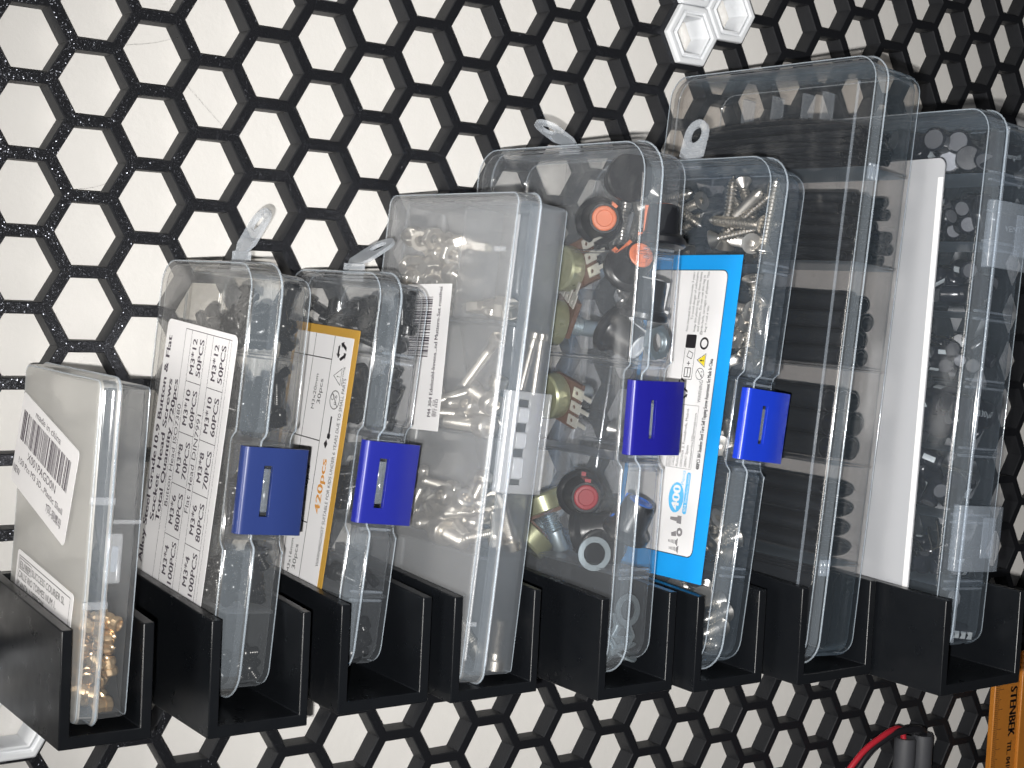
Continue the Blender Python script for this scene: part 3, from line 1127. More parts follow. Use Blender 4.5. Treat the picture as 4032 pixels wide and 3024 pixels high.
def f(bm):
    tx = ('Not intended for childrenunder 3 years', 'To avoid danger of suffocation,', 'keep this plastic bag away from babies',
          'and children. Do not use this bag in', 'cribs,beds, carriages or playpens. This', 'bag is not a toy.')
    for i, t in enumerate(tx):
        wd = 21.0 * len(t) / 38
        put_text(bm, t, 86.3 if i != 1 else 90.4, 22.6 - 1.85 * i, 1.15, min(21.2, wd))
    put_text(bm, 'WARNING', 61.6, 11.6, 1.7, 7.8)
    put_text(bm, '400PCS 304 Stainless Steel Torx Self Tapping Screw Assortment Set Made In China', 38.6, 8.0, 1.75, 38.5, bold=0.03)
    # address box
    for a0, b0, a1, b1 in ((38.2, 12.0, 60.4, 12.0), (38.2, 25.0, 60.4, 25.0), (38.2, 12.0, 38.2, 25.0), (60.4, 12.0, 60.4, 25.0),
                           (38.6, 22.6, 42.8, 22.6), (38.6, 24.6, 42.8, 24.6), (38.6, 22.6, 38.6, 24.6), (40.4, 22.6, 40.4, 24.6), (42.8, 22.6, 42.8, 24.6)):
        line(bm, a0, b0, a1, b1, 0.12)
    put_text(bm, 'EU', 38.9, 23.0, 1.15, 1.2)
    put_text(bm, 'REP', 40.7, 23.0, 1.15, 1.8)
    for i, (t, wd) in enumerate((('SUCCESS COURIER SL', 14.5), ('CALLE RIO TORMES NUM. 1.', 15.5), ('PLANTA 1 DERECHA.', 11.5), ('OFICINA 3, Fuenlabrada, Madrid.', 20.5),
                                 ('28947 Spain', 7.6), ('successservice2@hotmail.com', 19.0))):
        put_text(bm, t, 43.4 if i == 0 else 38.8, 23.0 - 2.1 * i, 1.25, wd)
    # pictograms
    flat_poly(bm, rrect(80.4, 85.2, 17.6, 22.8, 0.6), 0.06)
    for a0, b0, a1, b1 in ((69.4, 17.6, 80.4, 17.6), (69.4, 22.8, 80.4, 22.8), (69.4, 17.6, 69.4, 22.8)):
        line(bm, a0, b0, a1, b1, 0.18)
    for b in (18.6, 20.1, 21.6):
        line(bm, 70.2, b, 73.4, b, 0.35)
    line(bm, 70.2, 18.6, 70.2, 21.6, 0.3)
    line(bm, 73.4, 18.6, 73.4, 21.6, 0.3)
    line(bm, 74.2, 20.1, 75.8, 20.1, 0.3)
    line(bm, 75.0, 19.3, 75.0, 20.9, 0.3)
    for p in (((76.6, 18.9), (78.6, 18.4), (79.4, 20.6), (77.4, 21.4)),):
        for i in range(4):
            line(bm, *p[i], *p[(i + 1) % 4], 0.25)
    ring2(bm, 82.3, 13.4, 2.2, 0.75, seg=20)
    put_text(bm, '\u00ae', 85.2, 15.0, 1.4)
    tri_ring(bm, 76.4, 13.2, 2.9, 0.2)
    ring2(bm, 71.6, 13.7, 2.1, 0.22)
    line(bm, 70.2, 12.3, 73.0, 15.1, 0.25)
    put_text(bm, '0-3', 70.6, 12.5, 0.9, 2.0)
    recycle(bm, 64.4, 20.4, 2.2)
    recycle(bm, 68.0, 22.4, 1.9)


lb.ink(f, 'ink')


def f(bm):
    put_text(bm, '!', 76.1, 12.5, 2.0, bold=0.06, z=0.085)


lb.ink(f, 'ink')
lb.ink(lambda bm: flat_poly(bm, [(76.4 + 2.3 * math.cos(math.radians(90 + 120 * k)), 13.2 + 2.3 * math.sin(math.radians(90 + 120 * k))) for k in range(3)], 0.07), 'yellow_ink', 'warning_triangle')


def f(bm):
    flat_poly(bm, [(27.9 + 5.3 * math.cos(2 * math.pi * k / 30), 17.6 + 3.8 * math.sin(2 * math.pi * k / 30)) for k in range(30)], 0.05)
    flat_poly(bm, rrect(22.6, 37.2, 11.6, 13.6, 0.9), 0.05)
    put_text(bm, 'Pieces', 32.6, 14.5, 1.6, 5.0)


lb.ink(f, 'pale_blue_ink', 'blue_print')


def f(bm):
    put_text(bm, '400', 23.7, 15.8, 3.7, 8.4, bold=0.06, z=0.085)
    put_text(bm, '304 Stainless Steel', 23.4, 12.0, 1.15, 13.0, z=0.085)


lb.ink(f, 'paper', 'white_print')


def f(bm):      # small pictures of a driver bit and three screws
    flat_poly(bm, [(19.0, 13.4), (21.8, 13.6), (21.8, 15.6), (19.2, 15.8)], 0.05)
    flat_poly(bm, [(19.7, 15.8), (21.2, 15.6), (21.0, 19.2), (20.0, 19.2)], 0.05)
    for a, b, d in ((16.2, 13.2, 0), (12.6, 14.0, 1), (10.2, 13.2, 1)):
        if d:
            flat_poly(bm, [(a - 1.4, b), (a + 1.4, b), (a + 0.5, b + 1.3), (a - 0.5, b + 1.3)], 0.05)
            for k in range(5):
                flat_poly(bm, [(a - 0.7 + 0.08 * k, b + 1.5 + k * 0.7), (a + 0.7 - 0.08 * k, b + 1.7 + k * 0.7), (a + 0.7 - 0.08 * k, b + 2.1 + k * 0.7), (a - 0.7 + 0.08 * k, b + 1.9 + k * 0.7)], 0.05)
        else:
            ring2(bm, a, b + 0.5, 1.5, 0.9)
            flat_poly(bm, [(a - 1.6, b + 1.8), (a + 0.2, b + 2.3), (a - 0.6, b + 4.6), (a - 1.8, b + 4.3)], 0.05)


lb.ink(f, 'grey_ink', 'screw_pictures')

# box 8: white card inside the lid face
lb = Label(8, 'white_card', 20.0, 13.0, 1.5)
lb.sheet(rrect(-16, 157, 0, 100, 3.0), 'card', 0.5)
lb.sheet(rrect(-15, 150, 0.2, 2.4, 0.3), 'paper', 0.12, 'folded_edge', 0.5)

# ------------------------------------------------------------------ things inside the boxes
CACHE = {}


def cached(key, make):
    if key not in CACHE:
        CACHE[key] = make()
    return CACHE[key]


def z_to(d):
    return Vector((0, 0, 1)).rotation_difference(Vector(d).normalized()).to_matrix().to_4x4()


def at(k, pos, d=(0, 0, 1), spin=0.0):
    """world matrix of a thing at box position pos (u, w, v) with its axis along d"""
    return FM[k] @ Matrix.Translation(Vector(pos) * MM) @ z_to(d) @ Matrix.Rotation(spin, 4, 'Z')


def thing(name, label, cat, group, mw, parts):
    root = link(name, None, None, label, cat, group, mw=mw)
    for p in parts:
        o = link(p[0], p[1], root)
        for q in p[2:]:
            link(q[0], q[1], o)
    return root


def pile(bounds, n, half, rad, seed, fill=0.6, flat=0.0, prev=None, gap=1.4):
    """settle n rods in a compartment: low places are preferred, overlaps are refused"""
    g = random.Random(seed)
    u0, u1, w0, w1, v0, v1 = bounds
    placed = prev if prev is not None else []
    out = []
    for _ in range(n):
        best = None
        for _try in range(130):
            d = Vector((g.gauss(0, 1), g.gauss(0, 1.1), g.gauss(0, 1 - flat)))
            if d.length < 1e-3:
                continue
            d.normalize()
            e = [abs(d[i]) * half + rad * math.sqrt(max(0.05, 1 - d[i] ** 2)) for i in range(3)]
            if 2 * e[0] > u1 - u0 or 2 * e[1] > w1 - w0 or 2 * e[2] > v1 - v0:
                continue
            top = v0 + e[2] + max(0, min(v1 - e[2], v0 + (v1 - v0) * fill) - v0 - e[2])
            top = max(top, v0 + e[2])
            p = Vector((g.uniform(u0 + e[0], u1 - e[0]), g.uniform(w0 + e[1], w1 - e[1]), g.uniform(v0 + e[2], top)))
            ok = True
            mine = [p + d * half * t for t in (-0.9, -0.45, 0, 0.45, 0.9)]
            for q in placed:
                if (q[0] - p).length > half * 2 + rad * 2:
                    continue
                for a in mine:
                    if any((a - b).length < gap * rad for b in q[2]):
                        ok = False
                        break
                if not ok:
                    break
            if ok and (best is None or p.z < best[0].z):
                best = (p, d, mine)
        if best:
            placed.append(best)
            out.append((best[0], best[1]))
    return out


def thread(r, ro, z0, z1, pitch):
    n = max(2, int(abs(z1 - z0) / pitch))
    P = []
    for i in range(n):
        z = z0 + (z1 - z0) * i / n
        P += [(r, z), (ro, z + (z1 - z0) / n * 0.5)]
    P.append((r, z1))
    return P


def button_screw(L, hr=2.75, hh=1.9, r=1.32, ro=1.52):
    def mk():
        bm = bmesh.new()
        prof = [(0.75, hh - 1.1), (0.95, hh - 1.0), (0.95, hh), (1.5, hh), (2.2, hh * 0.8), (hr, hh * 0.3), (hr, 0), (r + 0.2, 0)] + thread(r, ro, -0.2, -L, 0.7) + [(r * 0.7, -L - 0.3)]
        lathe(bm, prof, 12)
        for v in bm.verts:
            v.co.z += (L - hh) / 2
        return finish(bm, 'button_screw', 'black_steel', 50)
    return cached(('button', L), mk)


def cap_screw_black(L, hr=2.75, hh=3.0, r=1.32, ro=1.52):
    def mk():
        bm = bmesh.new()
        prof = [(0.9, hh - 1.5), (1.3, hh - 1.4), (1.3, hh), (hr - 0.35, hh), (hr, hh - 0.35, 0.03), (hr, 0.2, 0.03), (hr - 0.2, 0), (r + 0.2, 0)] + thread(r, ro, -0.2, -L, 0.7) + [(r * 0.7, -L - 0.3)]
        lathe(bm, prof, 16)
        for v in bm.verts:
            v.co.z += (L - hh) / 2
        return finish(bm, 'cap_screw', 'black_steel', 40)
    return cached(('cap', L), mk)


def steel_cap_screw(L, s=1.0):
    def mk():
        hr, hh, r, ro = 3.5 * s, 4.0 * s, 1.75 * s, 2.0 * s
        bm = bmesh.new()
        lathe(bm, [(1.3 * s, hh - 2.2), (1.7 * s, hh - 2.0), (1.7 * s, hh), (hr - 0.4, hh), (hr, hh - 0.4, 0.025), (hr, 0.3, 0.025), (hr - 0.3, 0)], 24)
        head = finish(bm, 'head', 'steel', 40)
        bm = bmesh.new()
        lathe(bm, [(ro, 0.05)] + [(ro, -L * 0.15)] + thread(r, ro, -L * 0.18, -L, 0.7) + [(r * 0.7, -L - 0.4)], 14)
        shank = finish(bm, 'shank', 'steel', 50)
        return head, shank
    return cached(('steel', L, s), mk)


def torx_screw(L):
    def mk():
        bm = bmesh.new()
        lathe(bm, [(0.9, -0.2), (1.25, -0.1, 0.16), (1.3, 1.6, 0.16), (2.4, 1.62), (3.6, 1.55), (3.65, 1.3), (1.75, -1.2)], 24)
        head = finish(bm, 'head', 'steel', 35)
        bm = bmesh.new()
        P = [(1.7, -1.15)]
        n = int((L - 5) / 1.35)
        for i in range(n):
            z = -1.6 - 1.35 * i
            P += [(1.3, z), (1.3, z - 0.55), (1.95, z - 0.85), (1.3, z - 1.1)]
        z = -1.6 - 1.35 * n
        P += [(1.25, z), (1.6, z - 0.6), (0.95, z - 1.0), (1.15, z - 1.7), (0.5, z - 2.2), (0.1, z - 3.2)]
        lathe(bm, P, 12)
        return head, finish(bm, 'shank', 'steel', 45)
    return cached(('torx', L), mk)


def hex_nut(fl, hole, h, mat):
    def mk():
        bm = bmesh.new()
        R = fl / math.sqrt(3)
        lathe(bm, [(hole, -h / 2 + 0.3), (hole + 0.3, -h / 2), (R * 0.88, -h / 2)], 24, close=False)
        seg = 6
        prof = [(R * 0.88, -h / 2), (R, -h / 2 + 0.35), (R, h / 2 - 0.35), (R * 0.88, h / 2)]
        lathe(bm, prof, seg, close=False)
        lathe(bm, [(R * 0.88, h / 2), (hole + 0.3, h / 2), (hole, h / 2 - 0.3)] + thread(hole, hole - 0.25, h / 2 - 0.4, -h / 2 + 0.3, 0.7), 24, close=False)
        return finish(bm, 'hex_nut', mat, 30)
    return cached(('nut', fl, hole, h, mat), mk)


def washer(ro, ri, h, mat):
    def mk():
        bm = bmesh.new()
        lathe(bm, [(ri, -h / 2), (ro, -h / 2), (ro, h / 2), (ri, h / 2)], 32, close='ring')
        return finish(bm, 'washer', mat, 30)
    return cached(('washer', ro, ri, h, mat), mk)


def insert_mesh():
    def mk():
        bm = bmesh.new()
        P = [(1.5, -2.5), (1.9, -2.5), (2.25, -2.2, .05), (2.25, -0.7, .05), (1.85, -0.5), (1.85, 0.3), (2.25, 0.5, .05), (2.25, 2.1, .05), (2.0, 2.5), (1.5, 2.5), (1.35, 2.0), (1.35, -2.0)]
        lathe(bm, P, 20, close='ring')
        return finish(bm, 'brass_insert', 'brass', 25)
    return cached('insert', mk)


# box 1: brass inserts
for i, (p, d) in enumerate(pile((1.6, 14.4, 2.6, 60, 1.6, 31), 130, 2.5, 2.2, 11, 0.95)):
    link('threaded_insert', insert_mesh(), None, 'knurled brass threaded insert at the bottom of the small milky box', 'threaded insert',
         'brass inserts in the small milky box', mw=at(1, p, d, i))

# box 2: black button head screws
names = ('bottom', 'second lowest', 'middle', 'second highest', 'top')
for c, (v0, v1) in enumerate(((3.2, 25.4), (27, 47.8), (49.2, 76.0), (77.5, 102.0), (103.4, 127))):
    L = (4, 5, 6, 8, 9)[c]
    for h, (w0, w1, n) in enumerate(((4.2, 32.2, (13, 22, 20, 17, 15)[c]), (33.8, 59.8, (8, 10, 10, 9, 7)[c]))):
        u0 = 2.0 if h == 0 else 9
        got = []
        first = pile((11.0, 20.9, w0, w0 + 9.0, v0, v1), (7, 16, 20, 20, 18)[c] if h == 0 else 0, (L + 2) / 2, 1.9, 120 + c, (0.5, 0.92, 0.95, 1.0, 1.0)[c], prev=got, gap=1.15)
        for i, (p, d) in enumerate(first + pile((u0, 20.9, w0, w1, v0, v1), n, (L + 2) / 2, 2.1, 20 + c * 2 + h, (0.55, 0.8, 0.8, 0.86, 0.9)[c], prev=got)):
            link('button_head_screw', button_screw(L), None, 'black button head screw in the %s compartment of the box with the table label' % names[c], 'screw',
                 'black screws in the %s compartment under the cobalt latch box' % names[c], mw=at(2, p, d, i))

# box 3: black socket cap screws
for c, (v0, v1) in enumerate(((3.2, 23.6), (26.2, 46.8), (48.6, 74.8), (77.0, 99.0), (102.2, 123.6))):
    L = (6, 8, 10, 11, 11)[c]
    for h, (w0, w1, n) in enumerate(((4.0, 32.2, (10, 3, 12, 13, 10)[c]), (33.8, 55.8, (5, 4, 6, 6, 7)[c]))):
        got = []
        first = pile((8.8, 18.9, w0, w0 + 10, v0, v1), (7, 1, 12, 12, 12)[c] if h == 0 else 0, (L + 3) / 2, 2.0, 140 + c, (0.5, 0.3, 0.85, 0.95, 0.95)[c], prev=got, gap=1.15)
        for i, (p, d) in enumerate(first + pile((2.0, 18.9, w0, w1, v0, v1), n, (L + 3) / 2, 2.2, 40 + c * 2 + h, (0.6, 0.25, 0.6, 0.8, 0.85)[c], prev=got)):
            link('socket_cap_screw', cap_screw_black(L), None, 'black socket cap screw in the %s compartment of the gold label box' % names[c], 'screw',
                 'black cap screws in the %s compartment of the gold label box' % names[c], mw=at(3, p, d, i))

# box 4: stainless screws and nuts
FIX4 = [((6, 26.7, 92.3), (6, 10.8, 109.4), 20, .72, 'long thin steel screw leaning up behind the frosted lid'),
        ((7, 21, 92.5), (7, 12.0, 89.8), 9, 1.1, 'thick short steel screw slanting above the middle shelf of the frosted box'),
        ((6, 35.7, 81.2), (6, 12.5, 81.6), 19, 1.1, 'steel screw lying flat on the middle shelf of the frosted box'),
        ((6, 30.8, 47.2), (6, 19, 55.8), 11, 1.0, 'steel screw leaning in the lower compartment of the frosted box'),
        ((5.5, 11.2, 43.0), (6, 25.3, 44.8), 11, 1.3, 'thick steel screw lying on the lower shelf of the frosted box'),
        ((13.9, 4.8, 95.0), (16.8, 4.8, 112.0), 17, .62, 'slender steel screw upright behind the clear latch, left of two'),
        ((19.4, 4.9, 93.5), (19.9, 4.9, 112.0), 18, .62, 'slender steel screw upright behind the clear latch, right of two'),
        ((13.5, 5.2, 55.6), (18.2, 5.2, 45.5), 11, .85, 'steel cap screw standing on its head just above the lower shelf at the front'),
        ((13.7, 8, 58.6), (18.6, 8, 48.5), 13, .7, 'threaded steel screw leaning behind the head-down screw in the frosted box'),
        ((11.5, 8, 54.0), (13.4, 8, 45.5), 9, .7, 'small steel screw at the front corner of the lower shelf'),
        ((18.0, 6.0, 18.6), (17.8, 6.0, 6.2), 12.5, .95, 'steel cap screw standing on its head at the bottom of the frosted box')]
for tail, hd, L, s, lab in FIX4:
    d = Vector(hd) - Vector(tail)
    pos = Vector(hd) - d.normalized() * 0.5
    h_, k_ = steel_cap_screw(L, s)
    thing('cap_screw', lab, 'screw', 'steel screws in the frosted box', at(4, pos, d), [('head', h_), ('shank', k_)])
for c, (b, n, L, lab) in enumerate((((2, 21, 4, 70, 42, 77), 30, 12, 'steel cap screw heaped in the lower compartment of the frosted box'),
                                    ((2, 21, 14, 70, 80, 114), 12, 14, 'steel cap screw lying above the middle shelf of the frosted box'),
                                    ((9, 20, 9, 60, 3.5, 38), 4, 10, 'steel cap screw lying in the bottom compartment of the frosted box'),)):
    for i, (p, d) in enumerate(pile(b, n, L / 2 + 2, 3.0, 60 + c, (0.5, 0.35, 0.3)[c])):
        h_, k_ = steel_cap_screw(L, 0.9)
        thing('cap_screw', lab, 'screw', 'steel screws in the frosted box', at(4, p + d * (L / 2 - 2), d, i), [('head', h_), ('shank', k_)])
for i, (p, d) in enumerate(pile((1.8, 21, 37.2, 69.5, 117.2, 147), 70, 1.8, 3.1, 66, 0.93)):
    link('hex_nut', hex_nut(7.0, 1.9, 3.2, 'steel'), None, 'small steel nut in the upper back compartment of the frosted box', 'nut', 'steel nuts in the frosted box', mw=at(4, p, d, i))
for i, (p, d) in enumerate(pile((1.8, 21, 5, 34, 117.2, 135), 5, 1.8, 3.1, 67, 0.4)):
    link('hex_nut', hex_nut(7.0, 1.9, 3.2, 'steel'), None, 'small steel nut in the upper front compartment of the frosted box', 'nut', 'steel nuts in the front of the frosted box', mw=at(4, p, d, i))


# box 5: knobs, potentiometers, washers
def knob_parts(capmat, skirt=8.2, body=5.9, H=13.5):
    def mk():
        bm = bmesh.new()
        lathe(bm, [(skirt - 0.6, 0), (skirt, 0.6), (skirt, 2.2), (skirt - 0.8, 3.2), (body + 0.7, 3.6), (body, 5.0, 0.02), (body - 0.5, H - 1.2, 0.02), (body - 0.9, H), (body - 1.6, H), (body - 1.9, H - 0.5)], 40)
        b = finish(bm, 'body', 'knob', 30)
        bm = bmesh.new()
        lathe(bm, [(body - 1.7, H - 0.45), (body - 1.7, H + 0.1), (body - 2.1, H + 0.4), (body - 3.0, H + 0.45), (body - 3.3, H + 0.15), (body - 4.6, H + 0.15)], 32)
        c = finish(bm, 'cap', capmat, 30)
        bm = bmesh.new()
        add_box(bm, body - 0.8, body + 0.3, -1.0, 1.0, 4.0, H - 0.2)
        add_box(bm, body + 0.5, skirt - 0.4, -0.75, 0.75, 3.2, 4.2)
        p = finish(bm, 'pointer', capmat, 30)
        return b, c, p
    return cached(('knob', capmat), mk)


def knob(pos, d, capmat, lab, spin=0.0):
    b, c, p = knob_parts(capmat)
    thing('control_knob', lab, 'knob', 'control knobs in the dark blue latched box', at(5, pos, d, spin), [('body', b), ('cap', c), ('pointer', p)])


knob((12.2, 35.6, 149.3), (-0.52, -0.84, 0.02), 'orange', 'black knob with its orange cap facing the lid, near the top', 0.4)
knob((11.0, 18.5, 133.0), (-0.3, -0.9, 0.35), 'orange', 'black knob with an orange cap seen edge-on below the round orange one', 2.0)
knob((9.6, 17.0, 163.5), (0.35, 0.9, -0.05), 'white_cap', 'black knob lying sideways in the top of the box', 0.0)
knob((15.0, 6.2, 141.0), (0.1, 0.1, 1), 'orange', 'black knob standing upright at the front above the rib', 2.5)
knob((9.5, 23.0, 113.5), (0.25, -0.80, -0.42), 'white_cap', 'black knob with a white pointer turned to the lid', 1.2)
knob((14.0, 11.0, 117.0), (0.08, -0.12, 1), 'white_cap', 'black knob with a white stripe standing at the front', -0.55)
knob((11.8, 34.2, 55.6), (-0.50, -0.86, 0.02), 'red', 'black knob with its red cap facing the lid, lower half', 1.0)
knob((14.6, 13.0, 44.0), (0.15, -0.4, 0.95), 'blue_cap', 'black knob with a blue end leaning at the front, lower half', 1.7)
knob((8.5, 30.0, 42.5), (0.45, -0.75, 0.25), 'blue_cap', 'black knob with a blue cap lying behind the thin washer', 0.6)
knob((11.5, 19.5, 38.0), (0.35, 0.75, 0.3), 'red', 'black knob with a red edge low in the lower compartment', 2.1)


def pot_parts():
    def mk():
        bm = bmesh.new()
        lathe(bm, [(7.6, 0), (8.0, 0.4), (8.0, 5.6), (7.4, 6.4), (3.0, 6.6)], 36)
        can = finish(bm, 'can', 'pot_green', 35)
        bm = bmesh.new()
        add_box(bm, -8.0, 8.0, -11.5, 2.0, -1.5, 0.1)
        board = finish(bm, 'board', 'board', 30)
        bm = bmesh.new()
        ring = []
        for k in range(12):
            a = 2 * math.pi * k / 12
            ring.append((0.75 * math.cos(a), 0.75 * math.sin(a)))
        sq = [(1.8, 0), (1.8, 1.8), (0, 1.8), (-1.8, 1.8), (-1.8, 0), (-1.8, -3.2), (0, -3.2), (1.8, -3.2)]
        o = [bm.verts.new((x, y, z)) for z in (-0.25, 0.25) for x, y in sq]
        n = len(sq)
        i_ = [bm.verts.new((0.8 * math.cos(2 * math.pi * k / n), 0.8 * math.sin(2 * math.pi * k / n), z)) for z in (-0.25, 0.25) for k in range(n)]
        for s in (0, n):
            for k in range(n):
                bm.faces.new((o[s + k], o[s + (k + 1) % n], i_[s + (k + 1) % n], i_[s + k]))
        for k in range(n):
            bm.faces.new((o[k], o[(k + 1) % n], o[n + (k + 1) % n], o[n + k]))
            bm.faces.new((i_[k], i_[(k + 1) % n], i_[n + (k + 1) % n], i_[n + k]))
        add_box(bm, -0.7, 0.7, -7.5, -3.1, -0.25, 0.25)
        term = finish(bm, 'terminal', 'tin', 30)
        bm = bmesh.new()
        lathe(bm, thread(3.1, 3.5, -1.4, -8, 0.75) + [(2.9, -8.2), (2.9, -15), (2.4, -15.6)], 20)
        bush = finish(bm, 'bushing', 'zinc', 40)
        return can, board, term, bush
    return cached('pot', mk)


def pot(pos, d, spin, lab):
    can, board, term, bush = pot_parts()
    r = thing('potentiometer', lab, 'potentiometer', 'potentiometers in the dark blue latched box', at(5, pos, d, spin), [('can', can), ('board', board), ('bushing', bush)])
    for x in (-5, 0, 5):
        o = link('terminal', term, r)
        o.location = Vector((x, -10.5, 0.6)) * MM


pot((8.5, 44.5, 132.5), (-1, -0.1, 0), 0.5, 'olive potentiometer with its round can facing the lid, uppermost')
pot((8.8, 48.0, 113.5), (-1, 0.25, 0.1), 0.9, 'olive potentiometer in the middle of the three behind the lid')
pot((7.0, 45.0, 88.5), (-1, -0.05, -0.1), -0.25, 'olive potentiometer with pale terminals beside the dark blue latch')
pot((10.5, 50.0, 47.5), (-0.3, 0.3, 0.9), 2.2, 'potentiometer lying on its side low behind the red knob')
pot((8.5, 52.0, 39.5), (-0.6, 0.2, -0.7), 3.0, 'potentiometer heaped with shining terminals near the holder')
link('hex_nut', hex_nut(10.5, 3.4, 2.6, 'zinc'), None, 'large zinc hex nut at the front above the dark blue latch', 'nut', mw=at(5, (14.3, 3.7, 109.6), (0.15, -1, 0.05), 0.4))
WS = [((4.4, 15.5, 38.0), (-0.35, -0.9, 0.1), 5.7, 3.8, 'thin zinc washer standing against the lid of the knob box'),
      ((11.4, 4.6, 20.8), (0.05, -1, 0.1), 5.4, 3.5, 'zinc washer facing the front at the bottom of the knob box'),
      ((10.5, 10.5, 10.5), (0.4, -0.6, 0.7), 5.4, 3.5, 'zinc washer lying askew at the bottom of the knob box'),
      ((6.5, 12.0, 5.0), (-0.5, -0.2, 0.9), 5.4, 3.5, 'zinc washer in the lower left corner of the knob box'),
      ((15.0, 9.5, 5.6), (0.3, -0.4, 0.9), 5.4, 3.3, 'zinc washer in the lower right corner of the knob box')]
for p, d, ro, ri, lab in WS:
    link('washer', washer(ro, ri, 0.7, 'zinc'), None, lab, 'washer', mw=at(5, p, d))
for i, (pts, lab) in enumerate(((((12, 6, 17), (15, 6, 12), (12.5, 6.5, 7.5), (17, 7, 9)), 'bent flat metal strip at the bottom of the knob box, right of the pair'),
                                (((5, 8, 14), (8.5, 7.5, 9), (5.5, 9, 6)), 'bent flat metal strip at the bottom of the knob box, left of the pair'))):
    bm = bmesh.new()
    for a, b in zip(pts, pts[1:]):
        a, b = Vector(a) - Vector(pts[0]), Vector(b) - Vector(pts[0])
        d = (b - a).normalized()
        s = d.cross(Vector((0.2, 1, 0.1))).normalized() * 0.35
        y = Vector((0, 1.6, 0))
        vs = [bm.verts.new(q) for q in (a - s - y, b - s - y, b - s + y, a - s + y, a + s - y, b + s - y, b + s + y, a + s + y)]
        for f_ in ((0, 1, 2, 3), (4, 7, 6, 5), (0, 4, 5, 1), (1, 5, 6, 2), (2, 6, 7, 3), (3, 7, 4, 0)):
            bm.faces.new([vs[j] for j in f_])
    link('bent_bracket', finish(bm, 'bent_bracket', 'zinc'), None, lab, 'bracket', mw=FM[5] @ Matrix.Translation(Vector(pts[0]) * MM))
for i, (p, d) in enumerate(pile((3, 18, 4, 34, 3.5, 30), 5, 1.3, 4.6, 71, 0.5)):
    link('hex_nut', hex_nut(9.6, 3.4, 2.2, 'zinc'), None, 'zinc nut lying in the bottom compartment of the knob box', 'nut', 'zinc nuts in the knob box', mw=at(5, p, d, i))

# box 6: self tapping torx screws
for c, (v0, v1) in enumerate(((3.2, 33.0), (36.4, 69.8), (72.4, 99.4), (102.0, 137.8), (141.6, 173))):
    L = (12, 14, 17, 22, 26)[c]
    for h, (w0, w1, n) in enumerate(((4.0, 37.2, (20, 18, 5, 18, 18)[c]), (38.8, 91, (3, 3, 3, 8, 14)[c]))):
        for i, (p, d) in enumerate(pile((2.0, 18.6, w0, w1, v0, v1), n, L / 2 + 1, 2.5, 80 + c * 2 + h, (0.85, 0.42, 0.3, 0.92, 0.8)[c], flat=0.15)):
            h_, k_ = torx_screw(L)
            if random.random() < 0.5:
                d = -d
            thing('self_tapping_screw', 'pointed steel torx screw in the %s compartment of the sky blue label box' % names[c], 'screw',
                  'torx screws in the %s compartment of the sky blue label box' % names[c], at(6, p + d * (L / 2 - 1), d, i), [('head', h_), ('shank', k_)])


# box 7: heat shrink tubes lying front to back
def tube_mesh(ru, rv, L, bend, wall=0.55):
    def mk():
        bm = bmesh.new()
        n, seg = 7, 18
        O, I = [], []
        for k in range(n + 1):
            t = k / n
            b = bend * 4 * t * (1 - t)
            for S_, q in ((O, 0), (I, wall)):
                S_.append([bm.verts.new(((ru - q) * math.cos(2 * math.pi * j / seg), t * L, (rv - q) * math.sin(2 * math.pi * j / seg) + b)) for j in range(seg)])
        for S_ in (O, I):
            for a, b in zip(S_, S_[1:]):
                for j in range(seg):
                    bm.faces.new((a[j], a[(j + 1) % seg], b[(j + 1) % seg], b[j]))
        for e in (0, -1):
            for j in range(seg):
                bm.faces.new((O[e][j], O[e][(j + 1) % seg], I[e][(j + 1) % seg], I[e][j]))
        return finish(bm, 'heat_shrink_tube', 'tube', 35)
    return cached(('tube', ru, rv, L, bend), mk)


def tubes(spots, ru, rv, L, comp, w0=4.5, jit=5.0, bends=(0,), seed=0):
    g = random.Random(seed)
    for u, v in spots:
        b = g.choice(bends)
        Lq = L + g.choice((0, -2, 1.5))
        mw = FM[7] @ Matrix.Translation(Vector((u, w0 + g.uniform(0, jit), v)) * MM) @ Matrix.Rotation(g.uniform(-0.012, 0.012), 4, 'X') @ Matrix.Rotation(g.uniform(-0.012, 0.012), 4, 'Z')
        link('heat_shrink_tube', tube_mesh(ru, rv, Lq, b), None, 'black heat shrink tube in the %s compartment of the tallest box' % comp, 'tube', 'tubes in the %s compartment' % comp, mw=mw)


tubes([(8.6, 18.0), (15.4, 18.4), (21.6, 18.8)], 2.9, 13.2, 88, 'lowest', 4.5, 4, (0,), 1)
tubes([(13.0, 41.5), (13.6, 48.2), (14.4, 55.2), (14.8, 61.8)], 9.2, 3.0, 88, 'second lowest', 4.5, 4, (0,), 2)
tubes([(7.2, 76.6), (15.6, 76.8), (21.4, 77.0), (8.0, 84.8), (16.4, 85.4), (22.2, 85.6), (8.4, 93.0), (16.6, 93.6), (21.8, 93.2)], 3.9, 4.0, 86, 'third lowest', 4.5, 8, (0, 1), 3)
tubes([(x + (i % 2) * 1.6, v) for i, v in enumerate((109.0, 115.4, 121.8, 128.2)) for x in (6.0, 12.6, 19.2)], 3.1, 3.0, 86, 'third highest', 4.5, 7, (0, 1.5), 4)
tubes([(x + (i % 2) * 1.4, v) for i, v in enumerate((144.6, 148.7, 152.8, 156.9, 161.0, 165.0)) for x in (4.8, 9.2, 13.6, 18.0, 22.2)], 2.0, 1.95, 84, 'second highest', 5, 9, (0, 1.0, 2.0), 5)
